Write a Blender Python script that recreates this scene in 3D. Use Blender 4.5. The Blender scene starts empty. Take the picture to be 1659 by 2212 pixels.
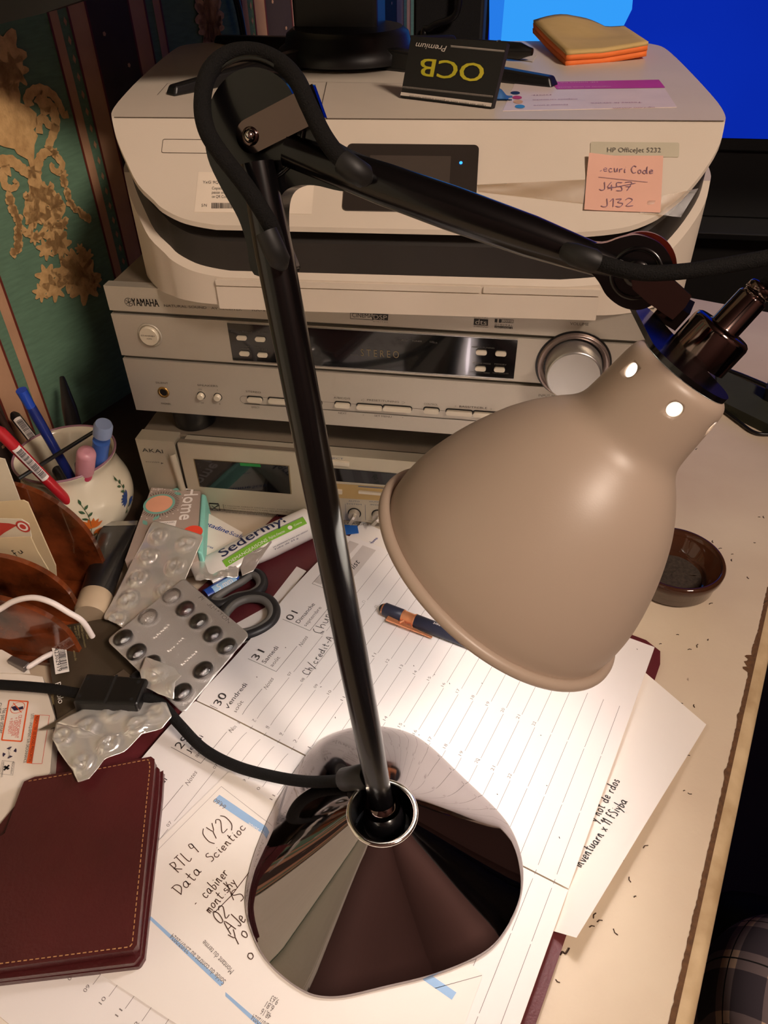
import bpy, bmesh, math, random
from mathutils import Vector as V, Matrix
random.seed(7)
sc = bpy.context.scene
col = sc.collection
PI = math.pi

# ------------------------------------------------------------------ camera
CAM = V((0.31652, -0.52859, 0.46492))
F = 1617.77                                   # focal length in pixels of a 1659 x 2212 frame
p_, y_, r_ = math.radians(39.8113), math.radians(10.0427), math.radians(-1.1900)
FW = V((-math.sin(y_)*math.cos(p_), math.cos(y_)*math.cos(p_), -math.sin(p_)))
r0 = V((math.cos(y_), math.sin(y_), 0)); u0 = r0.cross(FW)
RT = math.cos(r_)*r0 + math.sin(r_)*u0
UP = -math.sin(r_)*r0 + math.cos(r_)*u0
cam_data = bpy.data.cameras.new('camera')
cam = bpy.data.objects.new('camera', cam_data); col.objects.link(cam)
cam_data.sensor_fit = 'HORIZONTAL'; cam_data.sensor_width = 36
cam_data.lens = 36*F/1659; cam_data.clip_start = 0.01
cam.matrix_world = Matrix(((RT.x, UP.x, -FW.x, CAM.x), (RT.y, UP.y, -FW.y, CAM.y), (RT.z, UP.z, -FW.z, CAM.z), (0, 0, 0, 1)))
sc.camera = cam

# ------------------------------------------------------------------ light and exposure
w = bpy.data.worlds.new('world'); sc.world = w; w.use_nodes = True
w.node_tree.nodes['Background'].inputs[0].default_value = (1.0, 0.84, 0.72, 1)
w.node_tree.nodes['Background'].inputs[1].default_value = 0.09
sc.view_settings.view_transform = 'Standard'; sc.view_settings.look = 'None'
sc.view_settings.gamma = 1; sc.view_settings.use_curve_mapping = False
sc.view_settings.exposure = 0.0
CEILING_LAMP = (V((1.45, -1.15, 1.74)), 0.19, 100.0, (1.0, 0.81, 0.66))      # place, radius, radiance, colour
BULB = (0.021, 55.0, (1.0, 0.91, 0.915))                                   # radius, radiance, colour
TV_GLOW = 1.0

# ------------------------------------------------------------------ measuring helpers
def ray(u, v): return FW + RT*((u-829.5)/F) - UP*((v-1106)/F)
def onz(u, v, z): d = ray(u, v); return CAM + d*((z-CAM.z)/d.z)
def ony(u, v, y): d = ray(u, v); return CAM + d*((y-CAM.y)/d.y)
def ond(u, v, d): return CAM + ray(u, v)*d
def onpl(u, v, P, n): d = ray(u, v); return CAM + d*((P-CAM).dot(n)/d.dot(n))
T_ = math.radians(19.77)
UU = V((math.sin(T_), math.cos(T_), 0)); NN = V((math.cos(T_), -math.sin(T_), 0))   # desk directions: along its edge / towards the sitter
def nu(n, u, z=0): return NN*n + UU*u + V((0, 0, z))
def nup(u, v, z=0.0): P = onz(u, v, z); return (P.dot(NN), P.dot(UU))

# ------------------------------------------------------------------ materials
def srgb(c):
    return tuple(((x/255)/12.92 if x/255 <= 0.04045 else ((x/255+0.055)/1.055)**2.4) for x in c)
def M(name, rgb, rough=0.5, metal=0.0, var=0.06, scale=30.0, bump=0.0, bscale=200.0, spec=0.5, coat=0.0, sub=None, stretch=None):
    m = bpy.data.materials.new(name); m.use_nodes = True; nt = m.node_tree; N = nt.nodes; L = nt.links
    b = N['Principled BSDF']; c = srgb(rgb)
    tc = N.new('ShaderNodeTexCoord'); mp = N.new('ShaderNodeMapping'); L.new(tc.outputs['Object'], mp.inputs[0])
    if stretch: mp.inputs['Scale'].default_value = stretch
    nz = N.new('ShaderNodeTexNoise'); nz.inputs['Scale'].default_value = scale; nz.inputs['Detail'].default_value = 5
    L.new(mp.outputs[0], nz.inputs['Vector'])
    rp = N.new('ShaderNodeValToRGB'); L.new(nz.outputs['Fac'], rp.inputs[0])
    rp.color_ramp.elements[0].position = 0.3; rp.color_ramp.elements[1].position = 0.7
    rp.color_ramp.elements[0].color = tuple(x*(1-var) for x in c)+(1,)
    c2 = sub and srgb(sub) or tuple(min(1, x*(1+var)) for x in c)
    rp.color_ramp.elements[1].color = tuple(c2)+(1,)
    L.new(rp.outputs[0], b.inputs['Base Color'])
    b.inputs['Roughness'].default_value = rough; b.inputs['Metallic'].default_value = metal
    b.inputs['Specular IOR Level'].default_value = spec; b.inputs['Coat Weight'].default_value = coat
    if bump:
        n2 = N.new('ShaderNodeTexNoise'); n2.inputs['Scale'].default_value = bscale; n2.inputs['Detail'].default_value = 3
        L.new(mp.outputs[0], n2.inputs['Vector'])
        bp = N.new('ShaderNodeBump'); bp.inputs['Strength'].default_value = bump; bp.inputs['Distance'].default_value = 0.001
        L.new(n2.outputs['Fac'], bp.inputs['Height']); L.new(bp.outputs[0], b.inputs['Normal'])
    return m
def EM(name, rgb, strength):
    m = bpy.data.materials.new(name); m.use_nodes = True; N = m.node_tree.nodes; L = m.node_tree.links
    N.remove(N['Principled BSDF']); e = N.new('ShaderNodeEmission'); e.inputs[0].default_value = tuple(rgb)+(1,); e.inputs[1].default_value = strength
    L.new(e.outputs[0], N['Material Output'].inputs[0]); return m
def CLEAR(name, tint=(1, 1, 1), fac=0.12, rough=0.08):
    m = bpy.data.materials.new(name); m.use_nodes = True; N = m.node_tree.nodes; L = m.node_tree.links
    N.remove(N['Principled BSDF']); t = N.new('ShaderNodeBsdfTransparent'); t.inputs[0].default_value = tuple(tint)+(1,)
    g = N.new('ShaderNodeBsdfGlossy'); g.inputs['Roughness'].default_value = rough
    fr = N.new('ShaderNodeFresnel'); fr.inputs[0].default_value = 1.45
    ad = N.new('ShaderNodeMath'); ad.operation = 'ADD'; ad.inputs[1].default_value = fac; L.new(fr.outputs[0], ad.inputs[0])
    nz = N.new('ShaderNodeTexNoise'); nz.inputs['Scale'].default_value = 150
    bp = N.new('ShaderNodeBump'); bp.inputs['Strength'].default_value = 0.25; bp.inputs['Distance'].default_value = 0.0006
    L.new(nz.outputs['Fac'], bp.inputs['Height']); L.new(bp.outputs[0], g.inputs['Normal'])
    mx = N.new('ShaderNodeMixShader'); L.new(ad.outputs[0], mx.inputs[0]); L.new(t.outputs[0], mx.inputs[1]); L.new(g.outputs[0], mx.inputs[2])
    L.new(mx.outputs[0], N['Material Output'].inputs[0]); return m

# ------------------------------------------------------------------ text as geometry
_tc = {}
def textgeo(s):
    if s in _tc: return _tc[s]
    cu = bpy.data.curves.new('t', 'FONT'); cu.body = s; cu.size = 1; cu.resolution_u = 3
    o = bpy.data.objects.new('t', cu); col.objects.link(o)
    dg = bpy.context.evaluated_depsgraph_get(); dg.update()
    me = o.evaluated_get(dg).to_mesh()
    vs = [(v.co.x, v.co.y) for v in me.vertices]; fs = [tuple(p.vertices) for p in me.polygons]
    o.evaluated_get(dg).to_mesh_clear()
    bpy.data.objects.remove(o); bpy.data.curves.remove(cu)
    if not vs: vs = [(0, 0), (.1, 0), (0, .1)]
    x0 = min(x for x, y in vs); x1 = max(x for x, y in vs)
    _tc[s] = ([(x-x0, y) for x, y in vs], fs, x1-x0); return _tc[s]

# single-stroke hand lettering
HW = {
'a': [[(.5,.45),(.3,.5),(.08,.3),(.15,.05),(.35,.05),(.5,.3),(.5,.48),(.52,.05),(.65,.05)]], 'b': [[(.1,1),(.12,0),(.4,.05),(.45,.35),(.15,.4)]],
'c': [[(.45,.42),(.2,.5),(.05,.25),(.2,0),(.5,.08)]], 'd': [[(.45,.4),(.15,.45),(.05,.15),(.25,0),(.45,.2),(.5,1),(.48,.3),(.6,0)]],
'e': [[(.05,.22),(.4,.3),(.3,.5),(.08,.35),(.15,0),(.45,.08)]], 'f': [[(.45,.9),(.25,1),(.2,.5),(.2,0)],[(.05,.5),(.4,.5)]],
'g': [[(.45,.45),(.15,.45),(.1,.1),(.4,.1),(.45,.45),(.42,-.3),(.1,-.35)]], 'h': [[(.1,1),(.1,0)],[(.1,.3),(.3,.5),(.42,.35),(.45,0)]],
'i': [[(.15,.5),(.15,.05),(.25,0)],[(.17,.7),(.18,.74)]], 'l': [[(.1,1),(.1,.1),(.25,0)]], 'm': [[(.05,.5),(.08,0)],[(.08,.35),(.22,.5),(.28,0)],[(.28,.35),(.42,.5),(.5,0)]],
'n': [[(.08,.5),(.08,0)],[(.08,.3),(.3,.5),(.38,0),(.5,.02)]], 'o': [[(.3,.5),(.08,.35),(.12,.03),(.35,.03),(.45,.3),(.3,.5)]], 'p': [[(.1,.5),(.1,-.35)],[(.1,.4),(.4,.45),(.38,.05),(.1,.05)]],
'q': [[(.4,.45),(.1,.4),(.12,.05),(.4,.1)],[(.42,.5),(.42,-.4)]],
'r': [[(.08,.5),(.1,0)],[(.1,.3),(.25,.5),(.4,.45)]], 's': [[(.4,.45),(.15,.48),(.15,.3),(.38,.2),(.3,0),(.05,.05)]], 't': [[(.22,.9),(.2,.05),(.4,.02)],[(.02,.55),(.42,.6)]],
'u': [[(.08,.5),(.1,.05),(.35,.05),(.42,.5),(.45,0)]], 'v': [[(.05,.5),(.22,0),(.4,.5)]], 'x': [[(.05,.5),(.42,0)],[(.42,.5),(.05,0)]], 'y': [[(.05,.5),(.22,.1)],[(.45,.5),(.1,-.4)]],
'C': [[(.6,.85),(.3,1),(.05,.5),(.25,0),(.6,.1)]], 'D': [[(.1,.9),(.15,0)],[(0,.95),(.5,.85),(.62,.4),(.1,0)]], 'I': [[(.1,1),(.1,0)]], 'J': [[(.4,1),(.4,.15),(.2,0),(.02,.15)]],
'K': [[(.1,1),(.1,0)],[(.55,1),(.1,.5),(.6,0)]], 'L': [[(.1,1),(.12,.05),(.55,.1)]], 'N': [[(.08,0),(.1,1),(.5,0),(.52,1)]], 'O': [[(.35,1),(.08,.6),(.15,.05),(.5,.1),(.58,.7),(.35,1)]],
'P': [[(.1,1),(.1,0)],[(.1,1),(.5,.85),(.4,.5),(.1,.45)]], 'R': [[(.1,1),(.1,0)],[(.05,1),(.5,.85),(.35,.5),(.1,.5),(.6,0)]], 'S': [[(.5,.9),(.25,1),(.1,.75),(.45,.4),(.4,.05),(.05,.05)]],
'T': [[(.3,1),(.3,0)],[(0,1),(.6,1)]], 'Y': [[(.05,1),(.3,.5),(.6,1)],[(.3,.5),(.15,0)]], 'A': [[(0,0),(.3,1),(.55,0)],[(.1,.4),(.5,.4)]],
'1': [[(.05,.7),(.25,1),(.25,0)]], '2': [[(.05,.8),(.25,1),(.45,.75),(.05,.05),(.5,.05)]], '3': [[(.05,.95),(.4,.95),(.15,.55),(.45,.4),(.3,0),(.02,.08)]],
'4': [[(.3,1),(.05,.4),(.5,.4)],[(.35,.7),(.35,0)]], '5': [[(.45,1),(.1,1),(.1,.55),(.4,.5),(.4,.05),(.05,.05)]], '7': [[(.05,1),(.5,1),(.2,0)],[(.1,.5),(.45,.5)]],
'9': [[(.45,.9),(.15,1),(.08,.65),(.4,.6),(.47,.9),(.4,0)]], '0': [[(.3,1),(.08,.6),(.15,.05),(.4,.05),(.5,.6),(.3,1)]],
'(': [[(.35,1.1),(.1,.8),(.08,.2),(.35,-.15)]], ')': [[(.05,1.1),(.3,.8),(.32,.2),(.05,-.15)]], '/': [[(0,-.3),(.5,1.2)]], '-': [[(.05,.4),(.4,.42)]], '.': [[(.1,0),(.14,.04)]], '\'': [[(.1,1),(.15,.8)]],
}

# ------------------------------------------------------------------ mesh builder
def smoothpts(pts, n=6, closed=False):
    P = [V(p) for p in pts]; out = []; m = len(P)
    if m < 3: return P
    for i in range(m if closed else m-1):
        g = (lambda k: P[k % m]) if closed else (lambda k: P[max(0, min(m-1, k))])
        a, b, c, d = g(i-1), g(i), g(i+1), g(i+2)
        for j in range(n):
            t = j/n
            out.append(0.5*((2*b)+(c-a)*t+(2*a-5*b+4*c-d)*t*t+(3*b-a-3*c+d)*t**3))
    if not closed: out.append(P[-1].copy())
    return out
class MB:
    def __init__(s): s.v = []; s.f = []; s.fm = []; s.fs = []; s.mats = []
    def add(s, vs, fs, mat, smooth=False):
        if mat not in s.mats: s.mats.append(mat)
        k = len(s.v); i = s.mats.index(mat); s.v += [V(p) for p in vs]
        for f in fs: s.f.append(tuple(j+k for j in f)); s.fm.append(i); s.fs.append(smooth)
        return s
    def hexa(s, b4, t4, mat):     # bottom quad, top quad (same order, counter-clockwise seen from the top)
        return s.add(list(b4)+list(t4), [(3, 2, 1, 0), (4, 5, 6, 7), (0, 1, 5, 4), (1, 2, 6, 5), (2, 3, 7, 6), (3, 0, 4, 7)], mat)
    def box(s, lo, hi, mat, Mx=None):
        x0, y0, z0 = lo; x1, y1, z1 = hi; f = (lambda p: Mx @ V(p)) if Mx else V
        return s.hexa([f(q) for q in ((x0,y0,z0),(x1,y0,z0),(x1,y1,z0),(x0,y1,z0))], [f(q) for q in ((x0,y0,z1),(x1,y0,z1),(x1,y1,z1),(x0,y1,z1))], mat)
    def prism(s, pts, ext, mat, smooth=False):   # pts counter-clockwise seen against ext
        n = len(pts); e = V(ext); a = [V(p) for p in pts]
        s.add(a+[p+e for p in a], [tuple(range(n-1, -1, -1)), tuple(range(n, 2*n))], mat)
        return s.add(a+[p+e for p in a], [(i, (i+1) % n, n+(i+1) % n, n+i) for i in range(n)], mat, smooth)
    def poly(s, pts, mat): return s.add(pts, [tuple(range(len(pts)))], mat)
    def tube(s, pts, r, mat, seg=12, cap=True, closed=False, flat=None):
        P = [V(p) for p in pts]; n = len(P); R = r if isinstance(r, (list, tuple)) else [r]*n
        vs = []; prev = None
        for i in range(n):
            if closed: t = (P[(i+1) % n]-P[i-1])
            else: t = P[min(n-1, i+1)]-P[max(0, i-1)]
            t.normalize()
            if prev is None:
                a = V((0, 0, 1)) if abs(t.z) < .9 else V((1, 0, 0)); x = a.cross(t).normalized()
            else: x = (prev-t*prev.dot(t)).normalized()
            prev = x; y = t.cross(x)
            for k in range(seg):
                an = 2*PI*k/seg
                d = x*math.cos(an)+y*math.sin(an)
                if flat: d = d - flat[0]*(d.dot(flat[0])*(1-flat[1]))
                vs.append(P[i]+d*R[i])
        fs = []
        for i in range(n if closed else n-1):
            j = (i+1) % n
            for k in range(seg):
                l = (k+1) % seg; fs.append((i*seg+k, i*seg+l, j*seg+l, j*seg+k))
        s.add(vs, fs, mat, True)
        if cap and not closed:
            s.add(vs[:seg], [tuple(range(seg-1, -1, -1))], mat); s.add(vs[-seg:], [tuple(range(seg))], mat)
        return s
    def lathe(s, prof, P, ax, mat, seg=48, capa=False, capb=False):   # prof [(dist along axis, radius)]
        ax = V(ax).normalized(); a = V((0, 0, 1)) if abs(ax.z) < .9 else V((1, 0, 0)); x = a.cross(ax).normalized(); y = ax.cross(x)
        vs = []; n = len(prof)
        for h, r in prof:
            for k in range(seg):
                an = 2*PI*k/seg; vs.append(V(P)+ax*h+(x*math.cos(an)+y*math.sin(an))*r)
        s.add(vs, [(i*seg+k, i*seg+(k+1) % seg, (i+1)*seg+(k+1) % seg, (i+1)*seg+k) for i in range(n-1) for k in range(seg)], mat, True)
        if capa: s.add(vs[:seg], [tuple(range(seg-1, -1, -1))], mat)
        if capb: s.add(vs[-seg:], [tuple(range(seg))], mat)
        return s
    def ball(s, P, r, mat, ax=(1, 1, 1), Mx=None, seg=20, rings=12):
        vs = []
        for i in range(rings+1):
            th = PI*i/rings
            for k in range(seg):
                q = V((math.sin(th)*math.cos(2*PI*k/seg)*ax[0], math.sin(th)*math.sin(2*PI*k/seg)*ax[1], math.cos(th)*ax[2]))*r
                if Mx: q = Mx @ q
                vs.append(V(P)+q)
        return s.add(vs, [(i*seg+k, (i+1)*seg+k, (i+1)*seg+(k+1) % seg, i*seg+(k+1) % seg) for i in range(rings) for k in range(seg)], mat, True)
    def grid(s, fn, nx, ny, mat, smooth=True, thick=None):     # fn(i/nx, j/ny) -> point
        vs = [fn(i/nx, j/ny) for j in range(ny+1) for i in range(nx+1)]
        fs = [(j*(nx+1)+i, j*(nx+1)+i+1, (j+1)*(nx+1)+i+1, (j+1)*(nx+1)+i) for j in range(ny) for i in range(nx)]
        return s.add(vs, fs, mat, smooth)
    def text(s, S, st, p0, p1, mat, h=None, lift=0.00025, jit=0, shear=0):
        vs, fs, wd = textgeo(st); p0 = V(p0); p1 = V(p1); d = p1-p0; L = d.length; d.normalize(); up = V((-d.y, d.x))
        sx = L/max(wd, 1e-6); sy = sx if h is None else h/0.70
        pts = []
        for x, y in vs:
            q = p0+d*(x*sx+shear*y*sy)+up*(y*sy); pts.append(S.at(q.x, q.y, lift))
        return s.add(pts, fs, mat)
    def line(s, S, pts, wd, mat, lift=0.0002):
        P = [V(p[:2]) for p in pts]; n = len(P); vs = []
        for i in range(n):
            t = (P[min(n-1, i+1)]-P[max(0, i-1)]);
            if t.length < 1e-9: t = V((1, 0))
            t.normalize(); q = V((-t.y, t.x))*wd/2
            a = P[i]+q; b = P[i]-q; vs += [S.at(a.x, a.y, lift), S.at(b.x, b.y, lift)]
        return s.add(vs, [(2*i+1, 2*i+3, 2*i+2, 2*i) for i in range(n-1)], mat)
    def hand(s, S, st, p0, p1, mat, h, wd=0.0005, lift=0.00025, jit=.05):
        p0 = V(p0); p1 = V(p1); d = p1-p0; L = d.length; d.normalize(); up = V((-d.y, d.x)); tot = 0; items = []
        for ch in st:
            if ch == ' ': tot += .45; continue
            g = HW.get(ch) or HW.get(ch.lower()) or HW['n']; wdt = max(x for q in g for x, y in q)+.16; items.append((tot, g)); tot += wdt
        k = L/tot
        for x0, g in items:
            dy = random.uniform(-jit, jit)
            for q in g:
                pts = smoothpts([V((x+random.uniform(-.03, .03), y+dy, 0)) for x, y in q], 4)
                s.line(S, [p0+d*((x0+a.x)*k)+up*(a.y*h) for a in pts], wd, mat, lift)
        return s
    def build(s, name, parent=None, label=None, cat=None, group=None, kind=None, bevel=None, solid=None, loc=None, subsurf=0):
        me = bpy.data.meshes.new(name)
        if parent is not None: o0 = wloc(parent)
        elif loc is not None: o0 = V(loc)
        else:
            xs = [p.x for p in s.v]; ys = [p.y for p in s.v]; zs = [p.z for p in s.v]
            o0 = V(((min(xs)+max(xs))/2, (min(ys)+max(ys))/2, min(zs)))
        if parent is not None: base = V((0, 0, 0))
        me.from_pydata([tuple(p-o0) for p in s.v], [], s.f)
        for m in s.mats: me.materials.append(m)
        me.polygons.foreach_set('material_index', s.fm); me.polygons.foreach_set('use_smooth', s.fs); me.update()
        o = bpy.data.objects.new(name, me); col.objects.link(o)
        if parent is not None: o.parent = parent; o['_w'] = list(o0)
        else: o.location = o0; o['_w'] = list(o0)
        if solid:
            k = o.modifiers.new('s', 'SOLIDIFY'); k.thickness = abs(solid); k.offset = -1 if solid > 0 else 1
        if bevel:
            k = o.modifiers.new('b', 'BEVEL'); k.width = bevel; k.segments = 3; k.limit_method = 'ANGLE'; k.angle_limit = math.radians(35)
        if subsurf:
            k = o.modifiers.new('u', 'SUBSURF'); k.levels = subsurf; k.render_levels = subsurf
        if label: o['label'] = label
        if cat: o['category'] = cat
        if group: o['group'] = group
        if kind: o['kind'] = kind
        return o
def wloc(o): return V(o['_w'])
def thing(name, label, cat, loc, group=None):
    o = bpy.data.objects.new(name, None); col.objects.link(o); o.location = loc; o['_w'] = list(loc); o.empty_display_size = .02
    o['label'] = label; o['category'] = cat
    if group: o['group'] = group
    return o
class Surf:
    def __init__(s, O, ex, ey, dz=None):
        s.O = V(O); s.ex = V(ex).normalized(); s.ey = V(ey).normalized(); s.en = s.ex.cross(s.ey).normalized(); s.ey = s.en.cross(s.ex); s.dz = dz
    def at(s, a, b, h=0):
        if s.dz: h = h+s.dz(a, b)
        return s.O+s.ex*a+s.ey*b+s.en*h
    def px(s, u, v):
        P = onpl(u, v, s.O, s.en)-s.O; return V((P.dot(s.ex), P.dot(s.ey)))
    def P(s, l): return [s.px(*q) for q in l]
    def poly(s, mb, pts, mat, h=0.0002): return mb.poly([s.at(p[0], p[1], h) for p in pts], mat)
    def slab(s, mb, pts, h0, h1, mat, smooth=False): return mb.prism([s.at(p[0], p[1], h0) for p in pts], s.en*(h1-h0), mat, smooth)
def rrect(a0, b0, a1, b1, r, n=5):
    if a1 < a0: a0, a1 = a1, a0
    if b1 < b0: b0, b1 = b1, b0
    r = min(r, (a1-a0)/2*.999, (b1-b0)/2*.999); o = []
    for cx, cy, t0 in ((a1-r, b0+r, -90), (a1-r, b1-r, 0), (a0+r, b1-r, 90), (a0+r, b0+r, 180)):
        for i in range(n+1):
            t = math.radians(t0+90*i/n); o.append(V((cx+r*math.cos(t), cy+r*math.sin(t))))
    return o
def circ(c, r, n=28, ry=None): return [V((c[0]+r*math.cos(2*PI*i/n), c[1]+(ry or r)*math.sin(2*PI*i/n))) for i in range(n)]
def ccw(pts):
    A = sum(pts[i-1][0]*pts[i][1]-pts[i][0]*pts[i-1][1] for i in range(len(pts)))
    return list(pts) if A > 0 else list(pts)[::-1]
def prect(S, q0, q1, r):
    a = S.px(*q0); b = S.px(*q1); return rrect(a.x, a.y, b.x, b.y, r)
# ------------------------------------------------------------------ shared materials
black = M('black_plastic', (14, 13, 13), .35)
blackm = M('black_matte', (16, 15, 15), .7, bump=.2)
ink = M('black_ink', (22, 22, 26), .6)
inkg = M('grey_ink', (120, 112, 108), .6)
paper = M('white_paper', (236, 230, 224), .75, var=.015, scale=12)
steel = M('brushed_steel', (170, 168, 165), .25, 1)
# ------------------------------------------------------------------ room
FL = -0.74; CE = 1.95
wall_n, wall_far, wall_near, wall_r = -0.18, 2.3, -2.2, 2.9
grn = M('wallpaper_green', (100, 134, 110), .7, var=.12, scale=60, bump=.3, bscale=900, stretch=(1, 1, 6))
gold = M('wallpaper_gold', (200, 158, 104), .55, var=.16, scale=120, sub=(222, 182, 126), bump=.4, bscale=500)
tan = M('wallpaper_tan_stripe', (190, 148, 116), .6, var=.08, bump=.2, bscale=600)
plum = M('wallpaper_plum_stripe', (64, 50, 42), .7, var=.12, bump=.2, bscale=600)
red = M('wallpaper_dark_red_line', (104, 40, 28), .6)
plain = M('plain_wall_paint', (88, 62, 58), .85)
WS = Surf(nu(wall_n, 0, 0), UU, V((0, 0, 1)))       # a along the desk edge direction, b up, normal towards the room
mb = MB()
S0 = Surf(nu(wall_n, 0, 0), UU, V((0, 0, 1)))
mb.hexa([nu(wall_n-.1, wall_near, FL), nu(wall_n, wall_near, FL), nu(wall_n, wall_far, FL), nu(wall_n-.1, wall_far, FL)],
        [nu(wall_n-.1, wall_near, CE), nu(wall_n, wall_near, CE), nu(wall_n, wall_far, CE), nu(wall_n-.1, wall_far, CE)], grn)
def band(a0, a1, mat, h=.0004): mb.poly([S0.at(a0, FL, h), S0.at(a1, FL, h), S0.at(a1, CE, h), S0.at(a0, CE, h)], mat)
for k in range(-8, 8):
    o = .28*k
    band(o+.211, o+.266, plum)
    for q in ((.1885, .211), (.266, .2885), (.1655, .1765), (.3005, .3115)): band(o+q[0], o+q[1], tan)
    for q in (.1885, .211, .266, .2885, .1655, .3115): band(o+q-.0012, o+q+.0012, red, .0007)
    for j in range(-20, 60):
        c = (o+.2385+(.012 if j % 2 else -.012), j*.03); mb.poly([S0.at(p.x, p.y, .0008) for p in circ(c, .0022, 5)], tan)
        mb.poly([S0.at(p.x, p.y, .0008) for p in circ((o+.1825, j*.015), .002, 4, .004)], tan)
def mblob(pts, h=.0012):
    mb.poly([S0.at(p[0], p[1], h) for p in ccw(pts)], gold)
def W(zx, zy): return WS.px(zx/4.808, 180+zy/4.808)    # points measured on the medallion
def leafchain(pts, w0):
    P = smoothpts([W(*q).to_3d() for q in pts], 3)
    out = []
    for i, p in enumerate(P): out.append((circ((p.x, p.y), w0*(1+.5*math.sin(i*2.3)), 7, w0*(1.1+.3*math.cos(i*1.7)))))
    return out
def ribbon(pts, w0, w1):
    P = smoothpts([W(*q).to_3d() for q in pts], 5); n = len(P); L = []; R = []
    for i in range(n):
        t = (P[min(n-1, i+1)]-P[max(0, i-1)]).normalized(); q = V((-t.y, t.x, 0)); wd = 1.25*(w0+(w1-w0)*i/(n-1))*(1+.12*math.sin(i*1.9))
        L.append(P[i]+q*wd); R.append(P[i]-q*wd)
    return [[L[i], L[i+1], R[i+1], R[i]] for i in range(n-1)]
def flower(c, r, lobes=7):
    c = W(*c); return [[V((c.x+r*(1+.28*math.cos(lobes*t+.6)+.12*math.sin(3*t))*math.cos(t), c.y+r*(1+.28*math.cos(lobes*t+.6))*math.sin(t))) for t in [2*PI*i/42 for i in range(42)]]]
mot = []
mot += [[W(*q) for q in ((-60, 0), (170, 0), (205, 120), (200, 200), (290, 240), (370, 310), (380, 430), (340, 480), (385, 540), (350, 640), (345, 780), (355, 930), (320, 930), (280, 790), (170, 730), (140, 680), (40, 660), (-60, 620))]]
mot += ribbon([(300, 240), (280, 150), (340, 80), (430, 60), (540, 120), (610, 220), (650, 320), (700, 320)], .004, .0025)
mot += ribbon([(380, 120), (450, 200), (530, 260), (560, 340), (570, 440), (530, 560), (480, 680)], .0055, .003)
mot += ribbon([(410, 290), (470, 290), (520, 270)], .003, .002)
mot += ribbon([(400, 520), (400, 380), (460, 380), (500, 430), (600, 480)], .003, .003)
mot += ribbon([(370, 920), (400, 800), (430, 740), (520, 700), (600, 780), (640, 850), (600, 920), (530, 880), (540, 830)], .004, .002)
mot += ribbon([(360, 920), (270, 920), (190, 860), (90, 800), (-40, 820)], .004, .004)
mot += ribbon([(100, 900), (30, 920), (40, 1050), (110, 1090), (170, 1050), (130, 1000)], .004, .0015)
mot += ribbon([(350, 900), (360, 1050), (400, 1180), (420, 1300), (480, 1420)], .006, .006)
mot += ribbon([(400, 1080), (480, 1160), (560, 1220), (600, 1300), (540, 1350)], .006, .007)
mot += ribbon([(360, 1080), (340, 1200), (310, 1320), (340, 1440)], .005, .007)
mot += ribbon([(350, 1160), (300, 1190), (255, 1170), (280, 1140)], .003, .002)
mot += ribbon([(440, 1120), (500, 1120), (530, 1070), (500, 1040)], .003, .002)
mot += ribbon([(330, 1440), (290, 1560), (240, 1540), (260, 1500)], .0028, .0016)
mot += ribbon([(480, 1470), (400, 1590), (340, 1580)], .0022, .003)
mot += ribbon([(540, 1470), (640, 1480), (690, 1390)], .0022, .002)
for fl in (((520, 1400), .010), ((350, 1380), .009), ((560, 1250), .009), ((560, 1600), .013), ((620, 1680), .012), ((470, 1720), .009), ((480, 2010), .011), ((700, 1980), .016), ((800, 1900), .016), ((860, 2060), .020), ((560, 2120), .012), ((420, 2170), .008), ((980, 2060), .008), ((820, 1720), .005), ((900, 1800), .007), ((690, 1840), .006), ((350, 1600), .006), ((640, 1460), .006), ((650, 960), .005), ((30, -280), .020), ((150, -130), .012), ((60, -60), .012), ((560, 720), .004)): mot += flower(*fl)
mot += leafchain([(90, 1180), (120, 1300), (180, 1400), (185, 1500), (180, 1600), (180, 1700), (130, 1760)], .0042)
mot += leafchain([(650, 1000), (690, 1130), (720, 1240), (790, 1310), (860, 1370), (910, 1400)], .0038)
cxm = .1055
for pg in mot:
    pg = [V(p[:2]) for p in pg]
    for k in (-1, 0, 1, 2, 3):
        for j in (0, 1, 2, 3):
            mblob([(p.x+.28*k, p.y+.40*j) for p in pg])
            if k >= 1 or (j and k == -1): mblob([(2*cxm-p.x+.28*k, p.y+.40*j) for p in pg])
mb.build('wall_left', kind='structure')
for nm, q in (('wall_back', [nu(wall_n, wall_far), nu(wall_r, wall_far), nu(wall_r, wall_far+.1), nu(wall_n, wall_far+.1)]),
              ('wall_front', [nu(wall_n, wall_near-.1), nu(wall_r, wall_near-.1), nu(wall_r, wall_near), nu(wall_n, wall_near)]),
              ('wall_right', [nu(wall_r, wall_near), nu(wall_r+.1, wall_near), nu(wall_r+.1, wall_far), nu(wall_r, wall_far)])):
    m2 = MB(); m2.prism([p+V((0, 0, FL)) for p in ccw(q)], (0, 0, CE-FL), plain); m2.build(nm, kind='structure')
floor_m = M('dark_floor', (38, 32, 26), .6, var=.3, scale=8)
ceil_m = M('ceiling_paint', (84, 62, 58), .9)
for nm, z0, z1, mt in (('floor', FL-.05, FL, floor_m), ('ceiling', CE, CE+.05, ceil_m)):
    m2 = MB(); m2.prism([p+V((0, 0, z0)) for p in ccw([nu(wall_n-.1, wall_near-.1), nu(wall_r+.1, wall_near-.1), nu(wall_r+.1, wall_far+.1), nu(wall_n-.1, wall_far+.1)])], (0, 0, z1-z0), mt); m2.build(nm, kind='structure')
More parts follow.
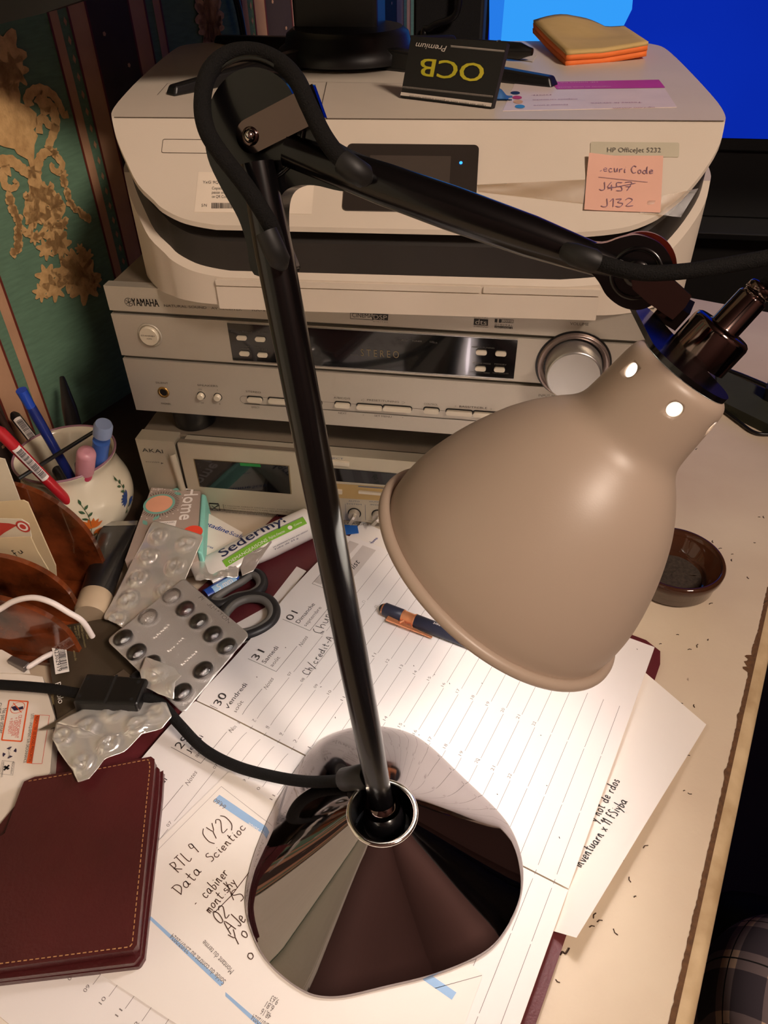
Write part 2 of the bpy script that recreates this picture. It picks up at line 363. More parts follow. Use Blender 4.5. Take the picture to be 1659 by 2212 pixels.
# ceiling lamp: the warm room light
P, R, E, C = CEILING_LAMP
t = thing('ceiling_lamp', 'round warm glass ceiling lamp hanging behind the viewer', 'ceiling lamp', (P.x, P.y, P.z+R))
m2 = MB(); m2.ball((P.x, P.y, P.z), R, EM('warm_globe', C, E)); m2.build('globe', t)
m2 = MB(); m2.tube([(P.x, P.y, P.z+R*.98), (P.x, P.y, CE)], .006, black); m2.lathe([(0, .05), (.02, .045)], (P.x, P.y, CE-.02), (0, 0, 1), black, capa=True); m2.build('rod', t)

# ------------------------------------------------------------------ desk
def desk_material():
    m = M('worn_cream_desk_top', (208, 188, 164), .45, var=.06, scale=9, sub=(216, 200, 176), bump=.12, bscale=260)
    nt = m.node_tree; N = nt.nodes; L = nt.links; b = N['Principled BSDF']; rp = [x for x in N if x.type == 'VALTORGB'][0]
    tc = [x for x in N if x.type == 'TEX_COORD'][0]
    n3 = N.new('ShaderNodeTexNoise'); n3.inputs['Scale'].default_value = 75; n3.inputs['Detail'].default_value = 2; L.new(tc.outputs['Object'], n3.inputs['Vector'])
    r3 = N.new('ShaderNodeValToRGB'); r3.color_ramp.elements[0].position = .76; r3.color_ramp.elements[1].position = .80; L.new(n3.outputs['Fac'], r3.inputs[0])
    mx = N.new('ShaderNodeMix'); mx.data_type = 'RGBA'; L.new(r3.outputs[0], mx.inputs[0]); L.new(rp.outputs[0], mx.inputs[6]); mx.inputs[7].default_value = srgb((120, 96, 74))+(1,)
    L.new(mx.outputs[2], b.inputs['Base Color']); return m
deskm = desk_material()
edgem = M('worn_desk_edging', (196, 166, 124), .5, var=.25, scale=40, sub=(210, 186, 148), bump=.4, bscale=90)
crackm = M('exposed_brown_chipboard', (96, 66, 40), .9, var=.3, scale=300)
U0, U1 = -1.05, 0.727
t = thing('desk', 'worn cream writing desk with a chipped rounded edge strip', 'desk', nu(.2, 0, FL))
m2 = MB()
m2.prism([p for p in ccw([nu(wall_n+.004, U0, -.022), nu(.539, U0, -.022), nu(.539, U1, -.022), nu(wall_n+.004, U1, -.022)])], (0, 0, .022), deskm)
m2.build('desk_top', t)
m2 = MB()
prof = [(.541, -.024), (.548, -.0238), (.5508, -.019), (.5512, -.008), (.5498, -.003), (.546, -.0006), (.541, -.0001)]
pf = prof+[(.541, -.024)]
us = [U0+(U1-U0)*i/60 for i in range(61)]
vs = [nu(n, u, z) for u in us for n, z in prof]; k = len(prof)
m2.add(vs, [(i*k+j, i*k+j+1, (i+1)*k+j+1, (i+1)*k+j) for i in range(60) for j in range(k-1)], edgem, True)
m2.build('edge_strip', t)
m2 = MB(); rnd = random.Random(3); a = []; b = []
for i in range(241):
    u = -.30+.46*i/240; wob = .0006*rnd.random()+(.0014*max(0, math.sin(u*61+3*math.sin(u*23)))**18)+(.005 if .055 < u < .075 else 0)*abs(math.sin(u*500))
    a.append(nu(.5392-.0006-wob, u, .00025)); b.append(nu(.5414, u, .00025))
m2.add(a+b, [(i, i+241, i+242, i+1) for i in range(240)], crackm); m2.build('chipped_seam', t)
for (n, u) in ((wall_n+.03, U0+.05), (.50, U0+.05), (.50, U1-.05), (wall_n+.03, U1-.05)):
    m2 = MB(); c = nu(n, u, 0); m2.box((-.022, -.022, FL), (.022, .022, -.022), edgem, Matrix.Translation((c.x, c.y, 0))); m2.build('leg', t)

# ------------------------------------------------------------------ television beyond the desk
TY = 0.98
def tv_screen():
    m = bpy.data.materials.new('lit_blue_screen'); m.use_nodes = True; N = m.node_tree.nodes; L = m.node_tree.links
    N.remove(N['Principled BSDF']); e = N.new('ShaderNodeEmission'); e.inputs[1].default_value = TV_GLOW
    nz = N.new('ShaderNodeTexNoise'); nz.inputs['Scale'].default_value = 3
    rp = N.new('ShaderNodeValToRGB'); rp.color_ramp.elements[0].color = (.002, .016, .32, 1); rp.color_ramp.elements[1].color = (.003, .028, .48, 1)
    L.new(nz.outputs['Fac'], rp.inputs[0]); L.new(rp.outputs[0], e.inputs[0]); L.new(e.outputs[0], N['Material Output'].inputs[0]); return m
tx0 = ony(1057, 40, TY).x; tz0 = ony(1600, 299, TY).z
TS = Surf((0, TY, 0), (1, 0, 0), (0, 0, 1))
t = thing('television', 'flat black television showing a bright blue picture behind the printer', 'television', (tx0+.45, TY+.02, -.02))
m2 = MB(); m2.box((tx0-.012, TY+.002, tz0-.022), (tx0+.99, TY+.045, tz0+.60), black); m2.build('housing', t, bevel=.003)
m2 = MB(); m2.box((tx0, TY, tz0), (tx0+.978, TY+.004, tz0+.588), tv_screen())
lb = EM('pale_blue_area', (.035, .34, .95), TV_GLOW); lb2 = EM('mid_blue_area', (.02, .20, .80), TV_GLOW)
q = [TS.px(*p) for p in ((1057, 90), (1330, 90), (1345, 60), (1365, 20), (1372, -60), (1372, -200), (1350, -360), (1290, -480), (1180, -540), (1057, -560))]
TS.poly(m2, ccw(q), lb, .0012)
q = [TS.px(*p) for p in ((1057, 90), (1082, 90), (1090, 0), (1092, -200), (1085, -420), (1057, -500))]
TS.poly(m2, ccw(q), lb2, .0018)
m2.build('screen', t)
m2 = MB(); m2.box((tx0+.35, TY+.01, -.02), (tx0+.62, TY+.04, tz0-.02), black); m2.box((tx0+.25, TY-.08, -.032), (tx0+.72, TY+.14, -.02), black); m2.build('stand', t, bevel=.002)
m2 = MB(); m2.box((tx0+.05, TY-.04, FL), (tx0+1.05, TY+.16, -.032), M('black_cabinet_veneer', (20, 18, 17), .45, bump=.1)); m2.build('television_cabinet', label='black low cabinet under the television', cat='cabinet', bevel=.003)
SY_ = .60; x0 = ony(893, 20, SY_).x; x1 = ony(1046, 20, SY_).x
t = thing('loudspeaker', 'black loudspeaker standing on the desk behind the printer', 'speaker', ((x0+x1)/2, SY_+.03, 0))
m2 = MB(); m2.box((x0, SY_, .0006), (x1, SY_+.07, .62), blackm); m2.build('cabinet', t, bevel=.004)
m2 = MB(); m2.box((x0+.004, SY_-.004, .05), (x1-.004, SY_, .60), M('black_speaker_cloth', (12, 11, 12), .95, bump=.6, bscale=900)); m2.build('cloth_front', t)
m2 = MB(); m2.tube(smoothpts([ony(995, -60, SY_-.02), ony(985, 30, SY_-.02), ony(930, 60, SY_-.015), ony(915, 110, SY_-.012), V((x0+.03, SY_-.01, .1)), V((x0+.03, SY_-.012, .006)), V((x0+.05, SY_-.05, .0045))], 8), .004, black); m2.build('speaker_cable', label='thin black cable hanging in front of the loudspeaker', cat='cable')

# unseen pale furniture added past the desk end for the lamp base to mirror
t = thing('added_cupboard', 'pale grey-green double-door unit added out of view for the lamp base reflection', 'added_cupboard', tuple(nu(0, -1.62, FL)))
cm = M('pale_grey_green_paint', (238, 240, 226), .5, var=.03); Mx = Matrix.Translation(nu(wall_n, -1.62, 0)) @ Matrix.Rotation(-T_, 4, 'Z')
m2 = MB(); m2.box((.006, -.55, FL), (.42, .55, 1.35), cm, Mx); m2.build('body', t, bevel=.004)
for a in (-.545, .005):
    m2 = MB(); m2.box((.42, a, FL+.05), (.438, a+.54, 1.34), cm, Mx); o = m2.build('door', t, bevel=.003)
    m2 = MB(); m2.box((.438, -.06 if a < 0 else .045, .25), (.46, -.045 if a < 0 else .06, .40), steel, Mx); m2.build('handle', o, bevel=.002)

m2 = MB(); Mx = Matrix.Translation(nu(wall_n, -.72, 0)) @ Matrix.Rotation(-T_, 4, 'Z'); m2.box((.004, -.30, .0006), (.03, .32, .95), cm, Mx)  # unseen board added to widen the pale reflection in the lamp base
m2.build('reflection_board', label='pale grey-green board added out of view at the near desk end for the lamp base reflection', cat='board', bevel=.003)
# ------------------------------------------------------------------ cassette deck
silver = M('champagne_silver_face', (186, 178, 164), .42, .55, var=.03, scale=300, stretch=(1, 30, 30), bump=.08, bscale=400)
akf = M('deck_champagne_face', (188, 178, 156), .45, .45, var=.04, scale=25)
topm = M('dusty_metal_cover', (120, 108, 92), .6, .3, var=.12, scale=14, bump=.2)
groove = M('grey_groove', (92, 88, 80), .55, .3)
winm = M('smoked_window', (14, 14, 15), .08, coat=.5)
gtext = M('printed_grey_lettering', (92, 86, 78), .6)
dtext = M('printed_dark_lettering', (40, 38, 36), .6)
btn = M('beige_button', (206, 196, 176), .35, .3)
bluel = M('blue_grey_lettering', (66, 82, 110), .6)
AY = -.008; AZ0, AZ1 = .010, .0838
AS = Surf((0, AY, 0), (1, 0, 0), (0, 0, 1))
ax0 = -.004; ax1 = .436
deck = thing('cassette_deck', 'champagne silver cassette deck at the bottom of the stack', 'cassette deck', (.216, .14, 0))
m2 = MB(); m2.box((ax0, .006, AZ0), (ax1, .27, AZ1-.0015), topm); m2.build('body', deck, bevel=.001)
m2 = MB()
dz0 = AS.px(376, 950).x; dz1 = .330
m2.box((ax0, AY, AZ0), (dz0-.001, .008, AZ1), akf)
# recessed power corner and the sloped bevel above the door
m2.box((dz0+.006, AY+.004, AZ0), (ax1, .008, AZ1-.0015), akf)
m2.box((dz0, AY+.0015, AZ0), (dz0+.006, .008, AZ1-.004), groove)
tb = AS.px(632, 976).y; w1 = AS.px(709, 979).x
m2.add([(dz0+.003, AY, tb+.0008), (w1-.004, AY, tb+.0008), (w1-.004, AY+.006, AZ1), (dz0+.003, AY+.006, AZ1), (dz0+.003, AY+.012, AZ1-.004), (w1-.004, AY+.012, AZ1-.004)], [(0, 1, 2, 3), (0, 3, 4), (1, 5, 2)], topm)
m2.box((w1-.003, AY, AZ0), (ax1, AY+.005, AZ1), akf)
def T(S, s, q0, q1, mat, h=None, mbb=None): (mbb or m2).text(S, s, S.px(*q0), S.px(*q1), mat, h)
T(AS, 'AKAI', (308, 975.5), (353, 979), dtext, .0042)
T(AS, 'POWER', (316, 998.5), (346, 1000), gtext, .0014)
AS.poly(m2, ccw([AS.px(348, 1002.5), AS.px(354, 1000.5), AS.px(348, 998.5)]), gtext)
T(AS, 'EJECT', (711, 990.5), (742, 992.5), bluel, .0018)
T(AS, 'RESET', (720, 1048.5), (744, 1050), gtext, .0014)
for s, a, b in (('AUTO', (753, 1083), (777, 1084.5)), ('SYSTEM', (749, 1089), (781, 1091)), ('OUTPUT', (798, 1084.5), (829, 1086)), ('/PHONES', (799, 1091), (832, 1093)), ('TIMER', (700, 1081), (727, 1082.5)), ('START', (704, 1087.5), (729, 1089))): T(AS, s, a, b, bluel, .0015)
T(AS, 'STEREO CASSETTE DECK', (696, 1129), (858, 1138), gtext, .0024)
for q0, q1 in (((716, 1120), (738, 1121)), ((748, 1123), (753, 1123.5)), ((795, 1125), (824, 1127)), ((789, 1090), (790, 1124)), ((746, 1088), (747, 1121))): m2.line(AS, [AS.px(*q0), AS.px(*q1)], .0003, bluel)
gp = [AS.px(*p) for p in ((709, 1043), (900, 1056), (900, 1086), (712, 1074))]
AS.poly(m2, ccw(gp), M('gold_control_strip', (178, 150, 98), .45, .4), .0003)
wp = [AS.px(*p) for p in ((709, 1010), (900, 1026.5), (900, 1052), (712, 1037.5))]
AS.slab(m2, ccw(wp), 0, .0006, winm)
m2.line(AS, [AS.px(774, 1050), AS.px(829, 1054)], .001, bluel, .0005)
m2.build('face', deck, bevel=.0004)
def slabpart(S, pts, h0, h1, mat, name, par, bevel=None, **k):
    mb = MB(); S.slab(mb, ccw(pts), h0, h1, mat); return mb.build(name, par, bevel=bevel, **k)
# tape door
m3 = MB(); dp = [V((dz0+.003, AZ0+.0006)), V((w1-.004, AZ0+.0006)), V((w1-.004, tb)), V((dz0+.003, tb))]
AS.slab(m3, dp, -.003, .0015, akf)
wq = [AS.px(*p) for p in ((418.5, 988.5), (626, 1003.5), (631.5, 1065), (432, 1049))]
AS.poly(m3, ccw(wq), M('window_rim', (120, 104, 72), .5), .0017)
ctr = sum(wq, V((0, 0)))/4; wi = [ctr+(p-ctr)*.975 for p in wq]
AS.poly(m3, ccw(wi), winm, .0020)
AS.poly(m3, ccw([AS.px(*p) for p in ((519, 996.5), (564, 1000), (565, 1006), (521, 1003))]), M('green_tape_label', (30, 120, 52), .5), .0022)
xs = Surf(AS.at(0, 0, .0016), AS.ex, AS.ey)
AS2 = xs
bx = [AS2.px(*p) for p in ((452, 1087), (472.5, 1088.5), (475.5, 1103), (456, 1101.5))]
for i in range(4): m3.line(AS2, [bx[i], bx[(i+1) % 4]], .0005, dtext)
m3.line(AS2, [bx[0], bx[1]], .0016, dtext)
for a, b in (((457, 1092), (471, 1102)), ((458, 1101), (471, 1091)), ((464, 1096), (474, 1091))): m3.line(AS2, [AS2.px(*a), AS2.px(*b)], .0007, dtext)
m3.line(AS2, [AS2.px(482, 1089), AS2.px(485, 1103)], .0004, dtext)
for i, (s, L) in enumerate((('2-MOTOR DIRECT DRIVE/LOGIC CONTROL', 150), ('COMPUTER/AUTO TAPE SELECTOR', 136), ('DOLBY B/C NR SYSTEM', 92), ('INTRO SCAN/DIRECT LEAD IN', 112))):
    T(AS2, s, (485.5+i*1.1, 1093+i*4.7), (485.5+i*1.1+L, 1093+i*4.7+L*.068), gtext, .0012, m3)
m3.build('tape_door', deck, bevel=.0006)
# power lever
m3 = MB(); m3.grid(lambda s, t: V((AS.px(362+6*t, 970).x+(.0075*s), AY-.0018-.003*math.sin(PI*s), AZ1-.012-(.048)*t)), 8, 4, akf); m3.build('power_lever', deck)
for q0, q1 in (((706, 993), (755, 1005)), ((723, 1055), (740, 1065)), ((775, 1058), (829, 1068))):
    slabpart(AS, prect(AS, q0, q1, .0003), 0, .0022, btn, 'button', deck, .0004)
for q, an in (((766, 1108), -25), ((817, 1111.5), -35), ((724, 1106), 10)):
    c = AS.px(*q); m3 = MB(); m3.lathe([(0, .0062), (.0004, .0062)], AS.at(c.x, c.y, .0003), AS.en, black, 32, False, True)
    m3.lathe([(0, .0052), (.006, .0050), (.0064, .0046)], AS.at(c.x, c.y, 0), AS.en, silver, 32, False, True)
    a = math.radians(an); d = V((math.sin(a), -math.cos(a))); e = V((-d.y, d.x))
    pts = [c+d*.0068+e*.0014, c-d*.0045+e*.0014, c-d*.0045-e*.0014, c+d*.0068-e*.0014]
    AS.slab(m3, ccw(pts), .006, .0105, silver); AS.poly(m3, ccw([c-d*.0045+e*.001, c-d*.0045-e*.001, c-d*.001-e*.001, c-d*.001+e*.001]), paper, .0108)
    m3.build('rotary_knob', deck)
for x, y in ((.03, .02), (.40, .02), (.03, .24), (.40, .24)):
    m3 = MB(); m3.lathe([(0, .012), (AZ0, .013)], (x, y, 0), (0, 0, 1), black, 24, True, True); m3.build('foot', deck)

# ------------------------------------------------------------------ receiver
YZ0, YZ1 = .110, .2255
z2 = .1642; z1 = .2047
YS = Surf((0, 0, 0), (1, 0, 0), (0, 0, 1))
rec = thing('stereo_receiver', 'silver stereo receiver with a large volume knob between the printer and the cassette deck', 'receiver', (.2175, .15, AZ1))
m2 = MB(); m2.box((.002, .004, YZ0+.002), (.433, .315, YZ1-.001), topm); m2.build('body', rec, bevel=.001)
m2 = MB()
m2.box((0, 0, z1), (.435, .010, YZ1), silver); m2.box((0, 0, z2), (.435, .010, z1-.0032), silver); m2.box((0, 0, YZ0), (.435, .010, z2-.0032), silver)
m2.box((.001, .003, YZ0+.001), (.434, .009, YZ1-.001), groove)
# logos and words
T(YS, 'YAMAHA', (287, 660), (344, 662.5), dtext, .0064); T(YS, 'YAMAHA', (287.6, 660), (344.6, 662.5), dtext, .0064)
c = YS.px(278.5, 652.5)
for r in (.0034,): m2.line(YS, [c+V((r*math.cos(k*PI/12), r*math.sin(k*PI/12))) for k in range(25)], .0004, dtext)
for k in range(3): d = V((math.cos(k*PI/3+.5), math.sin(k*PI/3+.5)))*.0028; m2.line(YS, [c-d, c+d], .0005, dtext)
T(YS, 'NATURAL SOUND   AV RECEIVER', (355, 662.5), (523, 671), gtext, .0021)
T(YS, 'RX-V', (545, 671.5), (575, 673), gtext, .0026)
q = ccw([YS.px(*p) for p in ((757, 676), (757, 688), (806, 691), (806, 678))])
for i in range(4): m2.line(YS, [q[i], q[(i+1) % 4]], .0004, dtext)
YS.poly(m2, ccw([YS.px(*p) for p in ((806, 676.5), (839, 678.5), (838, 692), (804, 690))]), dtext)
T(YS, 'CINEMA', (761, 684.5), (805, 687), dtext, .0034); m2.text(YS, 'DSP', YS.px(807, 688.5), YS.px(836, 690.3), silver, .0036, .0004)
T(YS, 'D I G I T A L', (806, 695), (838, 697), gtext, .0009)
YS.poly(m2, ccw([YS.px(*p) for p in ((1024, 688), (1054.5, 690), (1054, 703.5), (1023, 701.5))]), dtext)
m2.text(YS, 'dts', YS.px(1026.5, 699.5), YS.px(1051, 701.5), silver, .0040, .0004)
T(YS, 'D I G I T A L', (1024, 686), (1054, 688), gtext, .0010); T(YS, 'SURROUND', (1023, 706), (1054, 708), gtext, .0011)
for a, b in (((1069, 688.5), (1074, 696.5)), ((1078, 689), (1083, 697))): YS.poly(m2, prect(YS, a, b, .0001), dtext)
q = prect(YS, (1085, 689.5), (1108.5, 697.5), .0002); m2.line(YS, q+[q[0]], .0003, dtext)
T(YS, 'DOLBY', (1088, 695.6), (1106, 696.8), dtext, .0018); T(YS, 'D I G I T A L', (1069, 702), (1108, 704.5), dtext, .0012)
YS.poly(m2, ccw([YS.px(*p) for p in ((1068.5, 703.5), (1107.5, 706), (1107, 710.5), (1068, 708))]), dtext); m2.text(YS, 'PRO LOGIC II', YS.px(1070, 707.2), YS.px(1106, 709.6), silver, .0010, .0004)
T(YS, 'VOLUME', (1231, 701.5), (1271, 703.5), gtext, .0022); T(YS, 'INPUT MODE', (1163, 856), (1216, 859.5), gtext, .0022)
for s, a, b in (('SILENT', (337, 828), (364, 829.5)), ('PHONES', (349, 873), (369, 874)), ('SPEAKERS', (427, 833.5), (471, 836)), ('ON', (429, 842), (436, 842.3)), ('A', (469, 843.5), (471.5, 843.7)), ('OFF', (434, 871.3), (441, 871.8)), ('B', (474, 873.5), (476.5, 873.7)),
    ('STEREO', (531.5, 847), (564, 849.5)), ('EFFECT', (544, 881), (561, 882.3)), ('A/B/C/D/E', (721, 860.5), (757, 863)), ('NEXT', (731, 893.5), (749, 894.7)), ('PRESET/TUNING', (793, 865.5), (862, 870)), ('SET MENU', (809, 899.5), (846, 902)), ('CONTROL', (916, 874), (946, 876)), ('BASS/TREBLE', (992, 879.5), (1052, 883.5))):
    T(YS, s, a, b, gtext, .0018 if len(s) > 3 else .0013)
for q in (((780, 864), (786, 861), (786, 867)), ((875, 869.5), (868.5, 866.5), (868.5, 872.5))): q = [YS.px(*p) for p in q]; m2.line(YS, q+[q[0]], .0002, gtext)
for x, y in ((785, 896), (870, 902), (984, 877), (1061, 883)): m2.line(YS, [YS.px(x-1.5, y), YS.px(x+1.5, y)], .0003, gtext)
# horizontal recess slot along the lower row
sl = [YS.px(*p) for p in ((519, 856), (1100, 892), (1100, 905), (519, 869))]
a = YS.px(526, 862); b = YS.px(1150, 903)
q = rrect(a.x-.003, a.y-.0042, .415, a.y+.0032, .0036); m2.line(YS, q+[q[0]], .0003, gtext)
m2.line(YS, [(a.x, a.y-.0045), (.41, a.y-.0045)], .0006, groove)
m2.build('face', rec, bevel=.0005)
c0 = YS.px(490.5, 697.5); c1 = YS.px(1118.5, 735); c2 = YS.px(1109, 816)
dx0, dx1, dzb, dzt = c0.x, c1.x, (c2.y+YS.px(503, 778).y)/2, (c0.y+c1.y)/2
m3 = MB(); YS.slab(m3, rrect(dx0, dzb, dx1, dzt, .0003), -.001, .0004, winm)
m3.line(YS, [(dx0, dzt+.0006), (dx1, dzt+.0006)], .0006, steel, .0005); m3.line(YS, [(dx0, dzb-.0006), (dx1, dzb-.0006)], .0006, steel, .0005)
dim = M('dim_display_segments', (110, 96, 70), .6); dl = M('display_lettering', (88, 84, 78), .6)
YS3 = YS
m3.text(YS, 'S T E R E O', YS.px(780, 768), YS.px(862, 773), dim, .0062, .0006)
for s, p, q in (('AUDIO SELECT', (499, 716), (547, 718.5)), ('PROGRAM', (557, 718), (580, 719.5)), ('PTY SEEK', (533, 749), (560, 750.5)), ('MODE', (520, 753.5), (539, 754.5)), ('START', (560, 756), (577, 757)), ('PRESET/TUNING', (1019, 750), (1068, 753)), ('EDIT', (1034, 768), (1047, 769)), ('TUNING MODE', (1020, 784), (1060, 787)), ('MEMORY', (1068, 787), (1094, 789)), ('AUTO/MAN L MONO', (1016, 804), (1058, 807)), ('MAN L/AUTO FM', (1064, 806), (1098, 808)), ('VCR', (935, 741), (945, 741.6)), ('TUNER', (890, 737), (912, 738.4)), ('CD', (928, 739), (938, 739.6)), ('VOLUME', (757, 767), (776, 768)), ('V-AUX', (860, 735), (882, 736.4))):
    m3.text(YS, s, YS.px(*p), YS.px(*q), dl, .0013, .0006)
dwn = m3.build('display_window', rec)
for x, y in ((523, 728.5), (563, 731.5), (529, 762.5), (568, 765.5), (1040, 760), (1082, 762.5), (1038, 795), (1079, 797)):
    c = YS.px(x, y); slabpart(YS, rrect(c.x-.0042, c.y-.0018, c.x+.0042, c.y+.0018, .0017), 0, .0022, btn, 'display_button', dwn, .0003)
def darkslot(mb, r): YS.poly(mb, r, black, .0003)
for q0, q1 in (((535, 857), (568, 870.5)), ((580, 860), (640, 874)), ((655, 864), (696, 878)), ((724, 868.5), (757, 882)), ((771, 872), (826, 887)), ((828, 875.5), (889, 890.5)), ((916, 882), (948, 894.5)), ((964, 884.5), (1020, 899)), ((1022.5, 888), (1086, 903.5))):
    a = YS.px(*q0); b = YS.px(*q1); y0 = YS.px((q0[0]+q1[0])/2, q1[1]-3.5).y; y1 = y0+.0042
    m3 = MB(); YS.slab(m3, rrect(a.x, y0, b.x, y1, .0019), 0, .0026, btn); YS.poly(m3, rrect(a.x-.0006, y0+.0002, b.x+.0006, y1+.0013, .0022), black, .0003); m3.build('function_button', rec, bevel=.0004)
for (x, y), r in (((435, 854), .0031), ((471, 857), .0031)):
    c = YS.px(x, y); m3 = MB(); m3.lathe([(0, r*1.2), (.0003, r*1.2)], YS.at(c.x, c.y, 0), YS.en, black, 24, False, True); m3.lathe([(0, r), (.0035, r*.95), (.0038, r*.8)], YS.at(c.x, c.y, 0), YS.en, btn, 24, False, True); m3.build('speaker_button', rec)
c = YS.px(353.5, 847); m3 = MB(); m3.lathe([(0, .0052), (.001, .005), (.001, .0034), (-.004, .003)], YS.at(c.x, c.y, 0), YS.en, M('brass_ring', (170, 134, 80), .3, 1), 28); m3.lathe([(0, .0033), (.0006, .0033)], YS.at(c.x, c.y, 0), YS.en, black, 28, False, True); m3.build('headphone_jack', rec)
c = YS.px(324, 724); m3 = MB(); m3.lathe([(0, .0104), (.0006, .0101), (.0003, .0086), (-.001, .0084)], YS.at(c.x, c.y, .0003), YS.en, silver, 40)
m3.lathe([(0, .0083), (.0028, .0081), (.0032, .0076)], YS.at(c.x, c.y, 0), YS.en, btn, 40, False, True)
m3.text(YS, 'STANDBY', c+V((-.0062, .0004)), c+V((.0062, .0004)), gtext, .0012, .0034); m3.text(YS, '/ON', c+V((-.002, -.0022)), c+V((.0025, -.0022)), gtext, .0012, .0034); m3.build('standby_button', rec)
c = YS.px(1238, 789); knob = M('satin_aluminium_knob', (196, 194, 190), .32, .9, var=.02, scale=600, stretch=(1, 1, 30)); ringm = M('grey_mauve_ring', (150, 134, 128), .3, .8)
m3 = MB(); P = YS.at(c.x, c.y, 0)
m3.lathe([(0, .0285), (.0006, .0283)], P, YS.en, black, 64, False, True); kgr = m3.build('knob_surround', rec)
m3 = MB(); m3.lathe([(0, .0272), (.0035, .0268), (.0045, .0258), (.001, .0222)], P, YS.en, ringm, 64)
m3.build('outer_ring', kgr)
m3 = MB(); m3.lathe([(0, .0214), (.017, .0206), (.0182, .0198), (.0184, .0190)], P, YS.en, knob, 64, False, True); m3.build('volume_knob', rec)
for x, y in ((.04, .03), (.395, .03), (.04, .23), (.395, .23)):
    m3 = MB(); m3.lathe([(0, .019), (.024, .021), (YZ0-AZ1+.001, .02)], (x, y, AZ1+.0002), (0, 0, 1), black, 24, True, True); m3.build('foot', rec)

# ------------------------------------------------------------------ printer
th = math.radians(3.2); PE = V((math.cos(th), math.sin(th), 0)); PG = V((-math.sin(th), math.cos(th), 0)); PO = V((0, -.030, 0))
ZR = .3405; SL = .909
white = M('aged_white_plastic', (210, 197, 180), .42, var=.03, scale=10, sub=(216, 203, 187), bump=.05, bscale=1500)
dgrey = M('dark_grey_tray', (40, 36, 33), .45, var=.1)
seam = M('seam_shadow_gap', (86, 74, 62), .8)
st = [(.0, .112, .358), (.0015, .098, .378), (.004, .085, .395), (.009, .0715, .410), (.0135, .0646, .418), (.022, .052, .430), (.034, .042, .442), (.048, .032, .452), (.0605, .0262, .4556),
      (.08, .019, .460), (.12, .010, .464), (.2, -.004, .467), (.30, -.018, .469), (.36, -.024, .468), (.38, -.022, .462), (.392, -.012, .452), (.400, .004, .434), (.403, .03, .41)]
st = [tuple(p) for p in smoothpts([V(q) for q in st], 3)]
def panz(y): return min(.2855+SL*y, ZR)
def loft(mb, zt, zb, mat, ins=0.0, nx=28, out=0.0):
    S = []
    for y, xl, xr in st:
        yy = y+(ins if y < .2 else -ins); S.append((yy, xl+ins, xr-ins))
    def Pt(x, y, z): return PO+PE*x+PG*y+V((0, 0, z))
    top = []; bot = []
    for y, xl, xr in S:
        top.append([Pt(xl+(xr-xl)*i/nx, y, zt(y, i/nx)) for i in range(nx+1)]); bot.append([Pt(xl+(xr-xl)*i/nx, y, zb(y)) for i in range(nx+1)])
    n = len(S); vs = [p for r in top for p in r]+[p for r in bot for p in r]; K = n*(nx+1); fs = []
    for j in range(n-1):
        for i in range(nx):
            a = j*(nx+1)+i; fs.append((a, a+1, a+nx+2, a+nx+1)); fs.append((K+a, K+a+nx+1, K+a+nx+2, K+a+1))
    rim = [i for i in range(nx+1)]+[j*(nx+1)+nx for j in range(1, n)]+[(n-1)*(nx+1)+i for i in range(nx-1, -1, -1)]+[j*(nx+1) for j in range(n-2, 0, -1)]
    for k in range(len(rim)): a, b = rim[k], rim[(k+1) % len(rim)]; fs.append((a, K+a, K+b, b))
    mb.add(vs, fs[:-len(rim)], mat); mb.add(vs, fs[-len(rim):], mat, True)
pr = thing('printer', 'off-white inkjet printer with a dark touch screen on top of the receiver', 'printer', (.22, .17, YZ1))
m3 = MB(); loft(m3, lambda y, s: min(panz(y)-.038, .329), lambda y: YZ1+.0005, white, 0)
m3.build('lower_body', pr)
m3 = MB(); loft(m3, lambda y, s: min(panz(y)-.0165, .332), lambda y: min(panz(y)-.046, .32), dgrey, .004); m3.build('dark_band', pr)
m3 = MB(); loft(m3, lambda y, s: min(panz(y)-.002, .336), lambda y: min(panz(y)-.03, .33), blackm, .014); m3.build('paper_slot', pr)
m3 = MB(); loft(m3, lambda y, s: panz(y), lambda y: min(panz(y)-.0035, .3335), white, 0); m3.build('top_cover', pr, bevel=.0012)
PPO = PO+PG*.0605+V((0, 0, ZR)); sdir = (PG*1+V((0, 0, SL))).normalized()
PN = Surf(PPO, PE, sdir)                         # sloping front panel
PT = Surf(PO+V((0, 0, ZR)), PE, PG)              # flat top
m3 = MB()
PN.slab(m3, prect(PN, (751, 312), (1027, 461), .0035), 0, .0012, M('touch_screen_bezel', (50, 44, 40), .25, coat=.3))
PN.poly(m3, rrect(PN.px(800, 338).x, PN.px(800, 338).y, PN.px(969, 430).x, PN.px(969, 430).y, .0004), M('dark_touch_display', (72, 64, 58), .2), .0015)
tsc = m3.build('touch_screen', pr)
c = PN.px(995.5, 354.5); m3 = MB(); m3.poly([PN.at(p.x, p.y, .0016) for p in circ(c, .0011, 16)], EM('blue_led', (.03, .25, 1), 3)); m3.build('status_light', tsc)
m3 = MB(); PN.slab(m3, prect(PN, (1275.5, 307), (1466.5, 340.5), .0012), 0, .0005, M('pale_name_plate', (190, 182, 160), .4))
m3.text(PN, 'HP OfficeJet 5232', PN.px(1311, 330), PN.px(1427, 330.5), gtext, .0034, .0008); m3.build('name_plate', pr)
m3 = MB(); q = prect(PN, (429, 372), (673, 463), .0003); PN.slab(m3, q, 0, .0003, M('white_paper_label', (226, 212, 194), .6))
